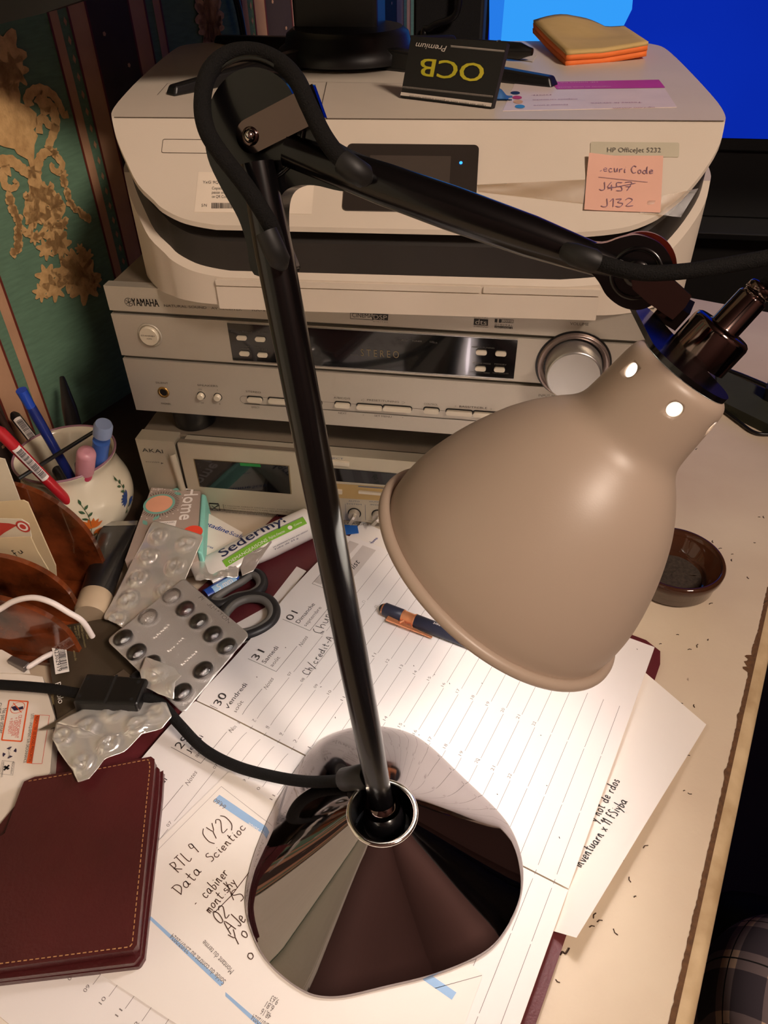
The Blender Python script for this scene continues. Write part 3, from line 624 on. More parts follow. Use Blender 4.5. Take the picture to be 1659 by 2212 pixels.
for s, p, r in (('YxG 9QP', (438, 397), (478, 397.5)), ('Copiez le mot de', (458, 410), (512, 410.5)), ('passe ou scannez', (458, 419), (514, 419.5)), ('ce QR Code', (458, 428), (494, 428.5)), ('S/N', (435.5, 447), (447, 447.2))): m3.text(PN, s, PN.px(*p), PN.px(*r), dtext, .0021, .0005)
rb = random.Random(5); x = 457.5
while x < 560:
    wdt = rb.choice((.7, 1.2, 1.8)); PN.poly(m3, ccw([PN.px(x, 439), PN.px(x+wdt, 439), PN.px(x+wdt, 451), PN.px(x, 451)]), dtext, .0005); x += wdt+rb.choice((.7, 1.1))
m3.build('serial_label', pr)
m3 = MB(); q = prect(PN, (352.5, 301), (466, 331.5), .0013); m3.line(PN, q+[q[0]], .0004, seam, .0003)
m3.line(PN, [PN.px(247, 254), PN.px(1563, 262)], .0007, seam, .0004)
m3.line(PT, [PT.px(706, 178), PT.px(690, 252)], .0006, seam, .0004)
m3.line(PT, [PT.px(362, 181), PT.px(470, 175), PT.px(700, 178), PT.px(900, 182)], .0004, seam, .0004); m3.line(PT, [PT.px(362, 181), PT.px(340, 206)], .0004, seam, .0004)
m3.build('cover_seams', pr)
# tray front panels on the lower body
FS = Surf(PO+PG*-.0002, PE, V((0, 0, 1)))
m3 = MB(); a = FS.px(464, 597).x; b = FS.px(1040, 612).x; c2_ = FS.px(1045, 612).x; d2 = FS.px(1300, 612).x
zt_ = .2463
FS.slab(m3, rrect(a, zt_-.0045, b, zt_, .0012), -.002, .0012, white); m3.build('tray_lip', pr, bevel=.0005)
m3 = MB(); FS.slab(m3, rrect(c2_, zt_-.0045, d2, zt_, .0006), -.002, .0012, white); m3.build('tray_lip', pr, bevel=.0005)
m3 = MB(); FS.slab(m3, rrect(a, YZ1-.002, d2, zt_-.0055, .0003), -.002, .0008, white); m3.build('tray_front', pr, bevel=.0005)
tape = CLEAR('sticky_tape', (.84, .76, .64), .16, .3)
def curl(S, qs, n, fn, mat):                       # bilinear sheet on a surface
    A = [S.px(*q) for q in qs]
    mb = MB(); mb.grid(lambda s, t: (lambda p: S.at(p.x, p.y, fn(s, t)))((A[0]*(1-s)+A[1]*s)*(1-t)+(A[3]*(1-s)+A[2]*s)*t), n, n, mat); return mb
for nm, qs, lb in (('sticky_tape', ((1030, 400), (1278, 388), (1270, 442), (1034, 415)), 'long dirty strip of clear tape left of the pink note on the printer'), ('sticky_tape', ((1388, 432), (1508, 408), (1470, 470), (1382, 462)), 'clear tape holding the lower right corner of the pink note')):
    curl(PN, qs, 8, lambda s, t: .0007+.0003*math.sin(9*s)*math.sin(5*t), tape).build(nm, label=lb, cat='tape')
mb_ = curl(PN, ((1270, 338), (1432, 338), (1426, 461), (1261, 455)), 14, lambda s, t: .0009+.006*max(0, (.35-s))*max(0, .4-t)*4+.004*max(0, .18-s)*t, M('pink_sticky_note', (222, 172, 152), .75, var=.03))
NS_ = Surf(PN.at(0, 0, .0010), PN.ex, PN.ey)
pen_ = M('faded_pen_ink', (132, 100, 120), .6)
mb_.hand(NS_, 'Securi Code', PN.px(1290, 372), PN.px(1412, 378), pen_, .0052, .0005, .0004); mb_.hand(NS_, 'J457', PN.px(1293, 414), PN.px(1368, 414), pen_, .0060, .0005, .0004)
mb_.line(NS_, [PN.px(1312, 410), PN.px(1372, 398)], .0004, pen_, .0005); mb_.line(NS_, [PN.px(1292, 385), PN.px(1398, 396)], .0003, pen_, .0005)
mb_.hand(NS_, 'J132', PN.px(1297, 450), PN.px(1372, 447), pen_, .0058, .0005, .0004)
mb_.build('sticky_note', label='pink handwritten note taped to the printer front', cat='sticky note')
# ink guide sticker on the lid
m3 = MB(); q = ccw([PT.px(*p) for p in ((1112, 180), (1424, 174), (1462, 232), (1086, 240))]); PT.slab(m3, q, 0, .0003, M('white_ink_guide', (224, 208, 206), .4))
PT.poly(m3, ccw([PT.px(*p) for p in ((1190, 178), (1423, 173.5), (1437, 191), (1203, 194))]), M('magenta_band', (188, 64, 150), .45), .0005)
for (x, y), c in (((1113, 202), (30, 26, 26)), ((1117, 212), (190, 30, 50)), ((1119, 221), (222, 170, 90)), ((1123, 231.5), (60, 140, 200))):
    k = PT.px(x, y); PT.poly(m3, circ(k, .0036, 20, .0062), M('ink_dot', c, .4), .0005)
pt_ = M('sticker_lettering', (150, 90, 120), .6); wl = M('sticker_white_letters', (236, 200, 226), .6)
for s, p, r, mm in (('HP Instant Ink', (1290, 178.5), (1208, 180), wl), ('imprimez en toute liberte', (1318, 188), (1205, 190), wl), ('noir', (1190, 206), (1146, 207), pt_), ('magenta cartouche', (1246, 215), (1150, 217), pt_), ('Niveaux d encre', (1225, 227), (1152, 229), pt_), ('Testez le service', (1385, 222), (1275, 224), pt_), ('hp.com instant', (1412, 233), (1322, 235), pt_)):
    m3.text(PT, s, PT.px(*p), PT.px(*r), mm, .0030, .0007)
m3.build('ink_guide_sticker', pr)
# ------------------------------------------------------------------ desk lamp
lampblk = M('gloss_black_enamel', (8, 7, 8), .22, var=.1, coat=.15)
chrome = M('black_chrome', (158, 150, 150), .04, 1, var=.01)
chromed = M('dark_polished_metal', (120, 104, 100), .10, 1, var=.02)
bright = M('bright_steel_ring', (225, 222, 215), .08, 1, var=.01)
fab = M('black_braided_cable', (9, 8, 8), .8, spec=.25, bump=.7, bscale=1800, sub=(17, 15, 14), scale=900)
rub = M('black_rubber', (22, 21, 20), .55)
taupe = M('taupe_lacquer', (178, 159, 142), .40, var=.02, scale=8, coat=.0, bump=.03, bscale=1400)
inner = M('white_shade_lining', (234, 232, 222), .5)
BZ = .0105
outl = [(.2547,-.2264),(.2759,-.2277),(.2939,-.2368),(.3168,-.2562),(.3422,-.2772),(.3532,-.2926),(.3584,-.3112),(.3571,-.3298),(.3486,-.3492),(.3369,-.3626),(.312,-.3767),(.288,-.3859),(.2684,-.3935),(.2559,-.3963),(.2429,-.3953),(.2214,-.3855),(.2075,-.3713),(.1984,-.3546),(.1958,-.3331),(.1981,-.3045),(.2035,-.2804),(.2104,-.2576),(.2196,-.2415),(.2372,-.2305)][::-1]
O2 = smoothpts([(x, y, 0) for x, y in outl], 6, True)
for _ in range(6): O2 = [(O2[i-1]+O2[i]*2+O2[(i+1) % len(O2)])/4 for i in range(len(O2))]
lamp = thing('desk_lamp', 'jointed desk lamp with a taupe metal shade and mirror-black cone base', 'desk lamp', (.2713, -.3130, BZ))
RC = V((.2746, -.3176, .066)); RR = .0189
bc = V((.2713, -.3130, 0)); n = len(O2)
def circpt(p): d = (p-V((RC.x, RC.y, 0))); a = math.atan2(d.y, d.x); return V((RC.x+RR*math.cos(a), RC.y+RR*math.sin(a), 0))
rings = []
def ringat(f, z, inset=0):
    r = []
    for p in O2:
        q = circpt(p); d = (q-p); d = p+(d.normalized()*inset if inset else V((0, 0, 0)))+ (q-p)*f; r.append(V((d.x, d.y, z)))
    return r
rings.append(ringat(0, BZ)); rings.append(ringat(0, BZ+.0022)); rings.append(ringat(0, BZ+.0030, .0007)); 
for k in range(1, 15):
    f = k/14; rings.append(ringat(f, BZ+.0034+(RC.z-BZ-.0034)*(f**1.06)))
vs = [p for r in rings for p in r]
m2 = MB(); m2.add(vs, [(j*n+i, j*n+(i+1) % n, (j+1)*n+(i+1) % n, (j+1)*n+i) for j in range(len(rings)-1) for i in range(n)], chrome, True)
bse = m2.build('base', lamp)
m2 = MB(); cr = [V((RC.x+.0188*math.cos(a), RC.y+.0188*math.sin(a), RC.z+.0004)) for a in [2*PI*i/64 for i in range(64)]]
m2.tube(cr, .0015, bright, 14, closed=True); m2.build('steel_ring', bse)
E0 = ond(552, 275, .31)
B0 = onz(825, 1742, .061); SD = (E0-B0).normalized()
m2 = MB(); m2.lathe([(-.022, .0175), (-.020, .0178), (0, .0178)], RC, (0, 0, 1), lampblk, 48, capa=True)
m2.ball(B0-SD*.010, .0125, lampblk); m2.lathe([(-.004, .0095), (-.001, .0105), (.002, .0098), (.004, .0086)], B0, SD, chromed, 40); m2.build('ball_joint', lamp)
SEnd = ond(592, 545, .318)
m2 = MB(); L = (SEnd-B0).length; sd = (SEnd-B0).normalized()
m2.lathe([(-.004, .0064), (.0, .0068), (.05, .0077), (.10, .0081), (L*.75, .0082), (L, .0082), (L+.035, .0070)], B0, sd, lampblk, 48, True, True); m2.build('lower_arm', lamp)
WR = ond(1371, 588, .29)
HN = (WR-E0).cross(SEnd-B0).normalized()
if HN.dot(CAM-E0) < 0: HN = -HN
HS = Surf(E0, (UP.cross(HN)), UP)       # hinge plane seen from the camera
if HS.en.dot(HN) < 0: print('flip')
HS = Surf(E0, UP.cross(HN).normalized(), HN.cross(UP.cross(HN)).normalized())
hp = smoothpts([HS.px(*q).to_3d() for q in ((562, 590), (546, 525), (528, 470), (492, 405), (463, 340), (458, 270), (478, 205), (520, 160), (575, 150), (628, 180), (658, 235), (690, 282), (735, 315), (800, 345), (850, 372), (845, 405), (790, 412), (745, 412), (690, 400), (642, 404), (617, 430), (613, 490), (622, 540), (634, 590))], 4, True)
m2 = MB(); HS.slab(m2, ccw([p.to_2d() for p in hp]), -.006, .006, lampblk, True); ehb = m2.build('elbow_hub', lamp, bevel=.003)
hc = Surf(HS.at(0, 0, .006), HS.ex, HS.ey).px(546, 262)
m2 = MB(); m2.lathe([(.0061, .0232), (.0068, .0232), (.0074, .0224), (.0066, .0214)], HS.at(hc.x, hc.y, 0), HS.en, lampblk, 64)
m2.build('disc_rim', ehb)
HR = Surf(HS.at(0, 0, .0095), HS.ex, HS.ey)
rc = HR.px(541, 294)
e1 = [HR.px(*q) for q in ((668, 178), (708, 258))]
dl_ = ((e1[0]+e1[1])/2-rc); dl_n = dl_.normalized(); pn = V((-dl_n.y, dl_n.x)); wd = .0064
pts = [rc+pn*wd*math.cos(a)-dl_n*wd*math.sin(a) for a in [PI*i/14 for i in range(15)]]+[rc+dl_-pn*wd, rc+dl_+pn*wd]
m2 = MB(); HS.slab(m2, ccw(pts), .0065, .0095, chromed, False); hpl = m2.build('hinge_plate', lamp, bevel=.0006)
m2 = MB(); m2.lathe([(0, .0036), (.0006, .0035), (.0009, .0026)], HS.at(rc.x, rc.y, .0095), HS.en, chromed, 32); m2.ball(HS.at(rc.x, rc.y, .0100), .0023, bright); m2.build('rivet', hpl)
# upper arm
A0 = ond(728, 362, .302); A1 = ond(1290, 562, .291); ad = (A1-A0).normalized(); L = (A1-A0).length
m2 = MB(); m2.lathe([(-.022, .0062), (0, .0070), (.02, .0080), (L*.45, .0084), (L*.75, .0078), (L, .0058), (L+.012, .0045)], A0, ad, lampblk, 48, True, True); m2.build('upper_arm', lamp)
WSf = Surf(WR, HS.ex, HS.ey)
wp_ = smoothpts([WSf.px(*q).to_3d() for q in ((1190, 512), (1240, 516), (1300, 524), (1340, 512), (1380, 506), (1425, 524), (1450, 560), (1453, 600), (1425, 643), (1385, 665), (1345, 660), (1312, 636), (1294, 606), (1272, 582), (1230, 562), (1190, 548))], 4, True)
m2 = MB(); WSf.slab(m2, ccw([p.to_2d() for p in wp_]), -.005, .0045, lampblk, True); m2.build('wrist_hub', lamp, bevel=.0025)
c = WSf.px(1374, 588); m2 = MB(); m2.lathe([(.0044, .0100), (.0050, .0096), (.0050, .0084), (.0044, .0080)], WSf.at(c.x, c.y, 0), WSf.en, lampblk, 48); m2.lathe([(.004, .0050), (.0052, .0048), (.0052, .003)], WSf.at(c.x, c.y, 0), WSf.en, lampblk, 32, False, True); m2.build('wrist_ring', lamp)
c = WSf.px(1385, 580); m2 = MB(); m2.lathe([(-.011, .0142), (-.006, .0142)], WSf.at(c.x-.001, c.y-.0012, 0), WSf.en, M('copper_washer', (150, 60, 44), .25, .9), 48, True, True); m2.build('wrist_washer', lamp)
tb_ = [WSf.px(*q) for q in ((1364, 598), (1400, 596), (1455, 601), (1491, 633), (1478, 656), (1451, 683), (1400, 648), (1366, 618))]
m2 = MB(); WSf.slab(m2, ccw(tb_), .004, .0085, chromed); m2.build('swivel_tab', lamp, bevel=.0008)
# shade
SM = V((.3276, -.2424, .1927)); sth, sph = .5661, .2446
SA = V((math.sin(sth)*math.cos(sph), math.sin(sth)*math.sin(sph), math.cos(sth)))
prof = [(-.0008, .0694), (.0035, .0693), (.012, .0692), (.025, .0672), (.0405, .0625), (.055, .0565), (.0680, .0497), (.078, .0428), (.086, .0358), (.0915, .0305), (.0965, .0276), (.103, .0265), (.113, .0257), (.1245, .0247), (.1285, .0234), (.1305, .0212)]
ps = smoothpts([(h, r, 0) for h, r in prof], 4)
th_ = .0011
def rmat(o): return o
m2 = MB()
outer = [(p.x, p.y) for p in ps]
inn = [(h, r-th_) for h, r in outer][::-1]
m2.lathe(outer, SM, SA, taupe, 96); 
vs0 = len(m2.v)
m2.lathe(inn, SM, SA, inner, 96)
m2.lathe([outer[-1], inn[0]], SM, SA, taupe, 96); m2.lathe([inn[-1], outer[0]], SM, SA, taupe, 96)
sh = m2.build('shade', lamp)
bmx = bmesh.new(); bmx.from_mesh(sh.data); bmesh.ops.remove_doubles(bmx, verts=bmx.verts, dist=1e-6); bmesh.ops.recalc_face_normals(bmx, faces=bmx.faces); bmx.to_mesh(sh.data); bmx.free()
# vent holes round the neck
VS = Surf(SM+SA*.1195, RT, UP); ax_ = V((0, 0, 1)).cross(SA).normalized(); ay_ = SA.cross(ax_)
P = onpl(1502, 831, SM+SA*.1215+ (CAM-SM).normalized()*.024, (CAM-SM).normalized()); dd = P-SM; dd = dd-SA*dd.dot(SA); a0 = math.atan2(dd.dot(ay_), dd.dot(ax_))
cut = MB()
for k in range(6):
    a = a0+k*PI/3; d = ax_*math.cos(a)+ay_*math.sin(a)
    cut.lathe([(.015, .0033), (.035, .0033)], SM+SA*.1205, d, taupe, 24, True, True)
co = cut.build('cutter', lamp)
bmc = bmesh.new(); bmc.from_mesh(co.data); bmesh.ops.remove_doubles(bmc, verts=bmc.verts, dist=1e-6); bmesh.ops.recalc_face_normals(bmc, faces=bmc.faces); bmc.to_mesh(co.data); bmc.free()
bo = sh.modifiers.new('holes', 'BOOLEAN'); bo.operation = 'DIFFERENCE'; bo.object = co; bo.solver = 'EXACT'
dg = bpy.context.evaluated_depsgraph_get(); dg.update(); nm_ = bpy.data.meshes.new_from_object(sh.evaluated_get(dg)); sh.modifiers.clear(); sh.data = nm_; bpy.data.objects.remove(co)
m2 = MB(); rimc = [SM-SA*.001+(ax_*math.cos(a)+ay_*math.sin(a))*.0712 for a in [2*PI*i/120 for i in range(120)]]
m2.tube(rimc, .0030, taupe, 16, closed=True); m2.build('shade_rim', sh)
# flange, cap
FSf = Surf(SM+SA*.1316, RT, UP-SA*UP.dot(SA)); FSf = Surf(SM+SA*.1312, RT-SA*RT.dot(SA), SA.cross(RT))
m2 = MB(); fl = [FSf.px(*q) for q in ((1400, 655), (1376, 668), (1378, 692), (1420, 735))]
c0_ = V((0, 0)); c0_ = V(((SM+SA*.1312-FSf.O).dot(FSf.ex), (SM+SA*.1312-FSf.O).dot(FSf.ey)))
dfl = (FSf.px(1388, 676)-c0_); ln = dfl.length; dfn = dfl.normalized(); pf_ = V((-dfn.y, dfn.x))
pts = [c0_+(-dfn*math.cos(a)+pf_*math.sin(a))*.0212 for a in [-PI/2+PI*i/20 for i in range(21)]]+[c0_+dfl+(dfn*math.cos(a)*-1+pf_*math.sin(a))*.010 for a in [PI/2+PI*i/12 for i in range(13)]]
FSf.slab(m2, ccw(pts), -.0004, .0020, lampblk, True); m2.build('flange', lamp, bevel=.0006)
cc = FSf.px(1499, 779)
CP = FSf.at(cc.x, cc.y, .002); ch_ = .0205
m2 = MB(); m2.lathe([(0, .0150), (.0146, .0148), (.0162, .0142), (.0170, .0130), (.0172, .0080)], CP, SA, chromed, 64, False, True); scp = m2.build('socket_cap', lamp)
m2 = MB(); m2.lathe([(.0168, .0086), (.0178, .0073), (.0335, .0070), (.0345, .0062)], CP, SA, chromed, 48, False, True)
m2.lathe([(.0345, .0055), (.0360, .0054), (.0360, .0061), (.0390, .0059), (.0400, .0053), (.0405, .0034)], CP, SA, chromed, 48, False, True); m2.build('socket_neck', scp)
m2 = MB(); pc = FSf.px(1432, 690); q = [FSf.px(*p) for p in ((1452, 722), (1400, 690), (1412, 664), (1468, 690))]
FSf.slab(m2, ccw(q), .002, .012, chromed); m2.build('bracket_block', lamp, bevel=.0006)
# bulb
R, E, C = BULB
m2 = MB(); m2.ball(SM+SA*.050, R, EM('lit_bulb_glass', C, E), seg=32, rings=20); m2.build('bulb', lamp)
m2 = MB(); m2.lathe([(.068, .010), (.078, .0125), (.128, .0125)], SM, SA, M('white_bulb_neck', (230, 226, 214), .4), 32, True, True); m2.build('bulb_socket', lamp)
# cables
def cable(name, pts, r, n=8, mat=None):
    m = MB(); m.tube(smoothpts(pts, n), r, mat or fab, 14); return m.build(name, lamp)
cb = [(606, 560, .312), (590, 500, .303), (566, 455, .298), (530, 400, .296), (483, 340, .296), (448, 285, .296), (437, 225, .297), (450, 160, .298), (490, 120, .299), (545, 112, .298), (600, 132, .294), (640, 172, .289), (668, 230, .287), (700, 295, .287), (738, 345, .289), (775, 372, .291)]
cable('elbow_cable', [ond(*q) for q in cb], .0035)
m2 = MB(); m2.tube([ond(575, 500, .300), ond(590, 535, .302), ond(604, 562, .306), ond(610, 575, .310)], [.0045, .0048, .0046, .0025], rub, 16); m2.build('cable_sleeve', lamp); m2 = MB(); m2.tube([ond(742, 350, .290), ond(762, 366, .289), ond(785, 380, .291), ond(795, 388, .296)], [.0048, .0050, .0046, .0025], rub, 16); m2.build('cable_sleeve', lamp)
cable('shade_cable', [ond(*q) for q in ((1236, 548, .283), (1290, 566, .281), (1345, 582, .279), (1400, 590, .278), (1480, 586, .277), (1560, 574, .276), (1640, 560, .275), (1735, 545, .272), (1800, 560, .268), (1810, 605, .264), (1760, 640, .262), (1700, 648, .261))]+[CP+SA*.062+RT*.014, CP+SA*.050+RT*.002, CP+SA*.039], .0030)
m2 = MB(); m2.tube([ond(1222, 542, .286), ond(1240, 550, .283), ond(1282, 563, .2805), ond(1292, 566, .2808)], [.0034, .0042, .0042, .0034], rub, 16); m2.build('cable_sleeve', lamp)
sw0 = onz(176, 1500, .031); sw1 = onz(316, 1509, .031)
pl = [sw1+V((-.004, 0, .001)), onz(345, 1518, .030), onz(385, 1562, .026), onz(440, 1618, .020), onz(510, 1655, .021), onz(590, 1677, .026), onz(660, 1688, .036), onz(715, 1688, .050), onz(750, 1684, .064), onz(778, 1680, .074)]
cable('supply_cable', pl, .0037, 8)
Q = onz(742, 1684, .062); Q2 = onz(795, 1676, .078)
m2 = MB(); m2.tube([Q, Q+(Q2-Q)*.05, Q+(Q2-Q)*.9, Q2], [.0044, .0068, .0072, .006], rub, 20); m2.build('cable_inlet', lamp)
# inline switch
m2 = MB(); dx = (sw1-sw0); ex = dx.normalized(); ez = (V((0, 0, 1))-ex*ex.z).normalized(); ey = ez.cross(ex)
def sb(l, wd0, zz0, zz1, mm): pass
c = (sw0+sw1)/2; hl = dx.length/2
def pt(a, b, h): return c+ex*a+ey*b*1.12+ez*h*1.25
m2.hexa([pt(-hl, -.0125, -.007), pt(hl, -.0115, -.007), pt(hl, .0115, -.007), pt(-hl, .0125, -.007)], [pt(-hl+.001, -.0110, .007), pt(hl-.001, -.0100, .007), pt(hl-.001, .0100, .007), pt(-hl+.001, .0110, .007)], black)
isw = m2.build('inline_switch', lamp, bevel=.002)
for a, b in ((-hl+.004, -.0065), (-hl+.004, .0065), (hl-.006, .0065), (hl-.006, -.0065)):
    m2 = MB(); m2.lathe([(0, .0013), (.0003, .0013)], pt(a, b, .0068), ez, M('screw_recess', (6, 6, 6), .8), 12, False, True); m2.build('screw_recess', isw)
m2 = MB(); m2.add([pt(-.001, -.0108, .00705), pt(.001, -.0108, .00705), pt(.001, .0108, .00705), pt(-.001, .0108, .00705)], [(0, 1, 2, 3)], blackm); m2.build('casing_seam', isw)
cable('supply_cable', [sw0+V((.004, 0, 0)), onz(120, 1489, .030), onz(60, 1483, .029), onz(0, 1479, .028), onz(-120, 1470, .024), onz(-260, 1440, .010), nu(-.13, -.25, .0045), nu(-.165, -.3, .0045)], .0037, 6)
# ------------------------------------------------------------------ monitor standing on the printer
mon = thing('monitor', 'black monitor on a round pedestal with splayed feet standing on the printer', 'monitor', (.150, .27, ZR))
mblk = M('monitor_black', (18, 17, 18), .38, var=.1, bump=.05)
m2 = MB(); mc = V((.152, .262, ZR)); m2.lathe([(.004, .064), (.012, .064), (.016, .058), (.024, .056), (.028, .050)], mc, (0, 0, 1), mblk, 64, True, True); m2.build('base_disc', mon)
for q0, q1, wd in (((375, 205), (620, 150), .016), ((1190, 186), (860, 160), .018), ((475, 92), (640, 120), .016), ((975, 92), (850, 118), .016)):
    a = onz(q0[0], q0[1], ZR); b = onz(q1[0], q1[1], ZR); b = mc+(b-mc)*.4; d = (b-a).normalized(); e = V((-d.y, d.x, 0))
    m2 = MB(); m2.hexa([a-e*wd*.42-d*.004, b-e*wd*.5, b+e*wd*.5, a+e*wd*.42-d*.004], [a-e*wd*.30+V((0, 0, .007)), b-e*wd*.4+V((0, 0, .018)), b+e*wd*.4+V((0, 0, .018)), a+e*wd*.30+V((0, 0, .007))], mblk); m2.build('foot', mon, bevel=.002)
m2 = MB(); xa = ony(652, 40, .30).x; xb = ony(834, 40, .30).x; m2.hexa([(xa+.002, .26, ZR+.02), (xb-.002, .26, ZR+.02), (xb, .30, ZR+.02), (xa, .30, ZR+.02)], [(xa, .26, .78), (xb, .26, .78), (xb, .30, .78), (xa, .30, .78)], mblk); m2.build('column', mon, bevel=.004)
py = .085; A = ony(-25, 56, py); B = ony(0, 52, py); Cc = ony(90, 30, py); D = ony(190, -4, py); Ee = ony(420, -70, py)
m2 = MB(); pts = [A, B, Cc, D, Ee, V((xb+.12, py, Ee.z+.04)), V((xb+.12, py, Ee.z+.36)), V((A.x, py, Ee.z+.36))]
m2.prism(pts, (0, .03, 0), mblk); m2.build('screen_panel', mon, bevel=.003)
m2 = MB(); m2.box(((xa+xb)/2-.02, py+.03, .66), ((xa+xb)/2+.02, .262, .70), mblk); m2.build('mount_arm', mon)
# ------------------------------------------------------------------ things on the printer
ocb = thing('rolling_paper_packet', 'black packet with yellow upside-down letters leaning on the monitor foot', 'rolling papers', tuple(onz(965, 216, ZR)))
A = onz(865, 210, ZR+.0008); B = onz(1062, 234, ZR+.0008); A.z = B.z = ZR+.0008
yy = A.y
C_ = ony(888, 78, A.y+.014); D_ = ony(1096, 92, B.y+.014)
okb = M('packet_black_card', (18, 18, 18), .5, var=.1); okw = M('packet_white_edge', (206, 196, 184), .6); okg = M('packet_yellow_foil', (190, 190, 40), .35, .3, sub=(220, 200, 60))
ex_ = (B-A).normalized(); ey_ = (C_-A).normalized(); OS = Surf(A, ex_, ey_); n_ = OS.en
m2 = MB(); q = [A, B, D_, C_]; m2.prism(q, -n_*.005, okb); m2.build('card_cover', ocb, bevel=.0004)
m2 = MB()
lst = lambda l: ccw([OS.px(*p) for p in l])
OS.poly(m2, lst(((865, 206), (1061, 231), (1063, 223), (867, 199))), okw, .0003)
for y0, y1, x0, x1 in ((186, 207, 870, 1066), (98, 109, 974, 1090)):
    for k in range(60):
        t = k/60; u = x0+(x1-x0)*t; v = y0+(y1-y0)*t; m2.line(OS, [OS.px(u, v), OS.px(u+2.2, v+1.8), OS.px(u, v+4)], .00022, okw, .0003)
for ch, p, r in (('OCB', (1049, 139), (912, 126)),):
    for dxx in (-.0004, 0, .0004): m2.text(OS, ch, OS.px(*p)+V((dxx, 0)), OS.px(*r)+V((dxx, 0)), okg, .0118, .0004+dxx*.1+.00005)
m2.hand(OS, 'muimerP', OS.px(968, 104), OS.px(900, 100), okw, .004, .0004, .0004) if False else m2.text(OS, 'Premium', OS.px(966, 100), OS.px(901, 92), okw, .0038, .0004, shear=.3)
m2.text(OS, 'Papier non blanchi extra fin gomme arabique naturelle', OS.px(1050, 227), OS.px(885, 206), gtext, .0012, .0005)
m2.text(OS, 'o', OS.px(914, 132), OS.px(910, 131.6), okw, None, .0004)
m2.build('printed_front', ocb)
m2 = MB(); p0 = onz(1068, 215, ZR+.001); m2.grid(lambda s, t: p0+V((.013*s, .012*t, .006*math.sin(3*s+1)*math.sin(PI*t)+.0005)), 8, 6, M('blue_torn_lining', (60, 110, 170), .4, .3), thick=None); m2.build('torn_lining', ocb)
m2 = MB(); P = [onz(*q, ZR+.0015) for q in ((968, 84), (1020, 84), (1095, 88), (1160, 100))]
t = thing('marker_pen', 'black marker pen lying behind the yellow-lettered packet', 'pen', tuple(onz(1060, 100, ZR)))
a = onz(985, 100, ZR+.008); b = onz(1150, 112, ZR+.008); m2.lathe([(0, .005), (.003, .0068), (.05, .0070), ((b-a).length-.012, .0068), ((b-a).length-.004, .004), ((b-a).length, .003)], a, b-a, black, 24, True, True); m2.build('barrel', t)
m2 = MB(); e = b-a; m2.lathe([((b-a).length*.55, .0074), ((b-a).length*.57, .0075)], a, e, M('pen_grey_band', (90, 92, 96), .4), 24); m2.build('grey_ring', t)
m2 = MB(); q = [onz(*p, ZR+.0003) for p in ((1040, 115), (1150, 134), (1160, 120), (1100, 106))]; m2.prism([p for p in q], (0, 0, .0004), okw); m2.build('paper_scrap', label='small white scrap of paper under the black marker pen', cat='paper')
pad = thing('sticky_note_pad', 'yellow and orange pad of curled sticky notes on the printer lid', 'note pad', tuple(onz(1290, 110, ZR)))
yel = M('yellow_note_paper', (200, 170, 108), .8, var=.05, sub=(208, 178, 116)); org = M('orange_note_paper', (240, 120, 50), .7)
PQ = [onz(*q, ZR) for q in ((1222, 142), (1394, 128), (1345, 74), (1148, 86))]
def padsheet(h, sc_):
    def fn(s, t):
        p = (PQ[0]*(1-s)+PQ[1]*s)*(1-t)+(PQ[3]*(1-s)+PQ[2]*s)*t
        z = h+sc_*(.016*max(0, 1-2.2*s)*(.3+.7*t)*.6+.022*max(0, t-.5)*math.sin(PI*min(1, s*1.25)) + .006*s*(1-t))
        return V((p.x, p.y, ZR+z))
    return fn
for h, mt, nm in ((.0006, org, 'orange_sheets'), (.0052, org, 'orange_sheets'), (.0078, yel, 'yellow_sheets')):
    m2 = MB(); m2.grid(padsheet(h, 1.0), 14, 14, mt); o = m2.build(nm, pad, solid=.0028 if mt is yel else .0042)
m2 = MB(); p = ond(478, 60, .9); m2.tube(smoothpts([nu(wall_n+.012, .395, .55), nu(wall_n+.012, .40, .42), nu(wall_n+.012, .425, .36), nu(wall_n+.012, .43, .25), nu(wall_n+.012, .43, .02)], 8), .004, black); m2.build('wall_cable', label='black cable hanging against the wallpaper behind the printer', cat='cable')
# ------------------------------------------------------------------ folder, diary and papers
burg = M('burgundy_board', (92, 34, 38), .42, var=.08, bump=.15, bscale=700)
m2 = MB(); q = [nu(n, u, .0003) for n, u in ((.108, -.40), (.4765, -.40), (.4775, .03), (.4745, .043), (.462, .0490), (.19, .0525), (.112, .056))]
m2.prism(ccw(q), (0, 0, .0030), burg); m2.build('desk_folder', label='burgundy board folder lying under the open diary', cat='folder', bevel=.0006)
US = -.168
def pdz(a, b):
    n = -b; return -.0030*math.exp(-((a-US)/.007)**2) - (.0012*max(0, (.20-n)/.015) if n < .2 else 0)
PS = Surf((0, 0, .0102), UU, -NN, pdz)
pageink = M('grey_page_ruling', (128, 120, 118), .7); dayink = M('dark_day_lettering', (52, 48, 48), .7); greyfill = M('pale_grey_box', (206, 198, 194), .75)
pg = M('diary_page_paper', (238, 233, 231), .7, var=.01, scale=8, bump=.04, bscale=300)
pedge = M('page_edges', (226, 214, 196), .8, var=.1, scale=900, stretch=(1, 1, 30))
diary = thing('diary', 'open daily diary with white ruled pages under the lamp', 'diary', tuple(nu(.33, US, .0034)))
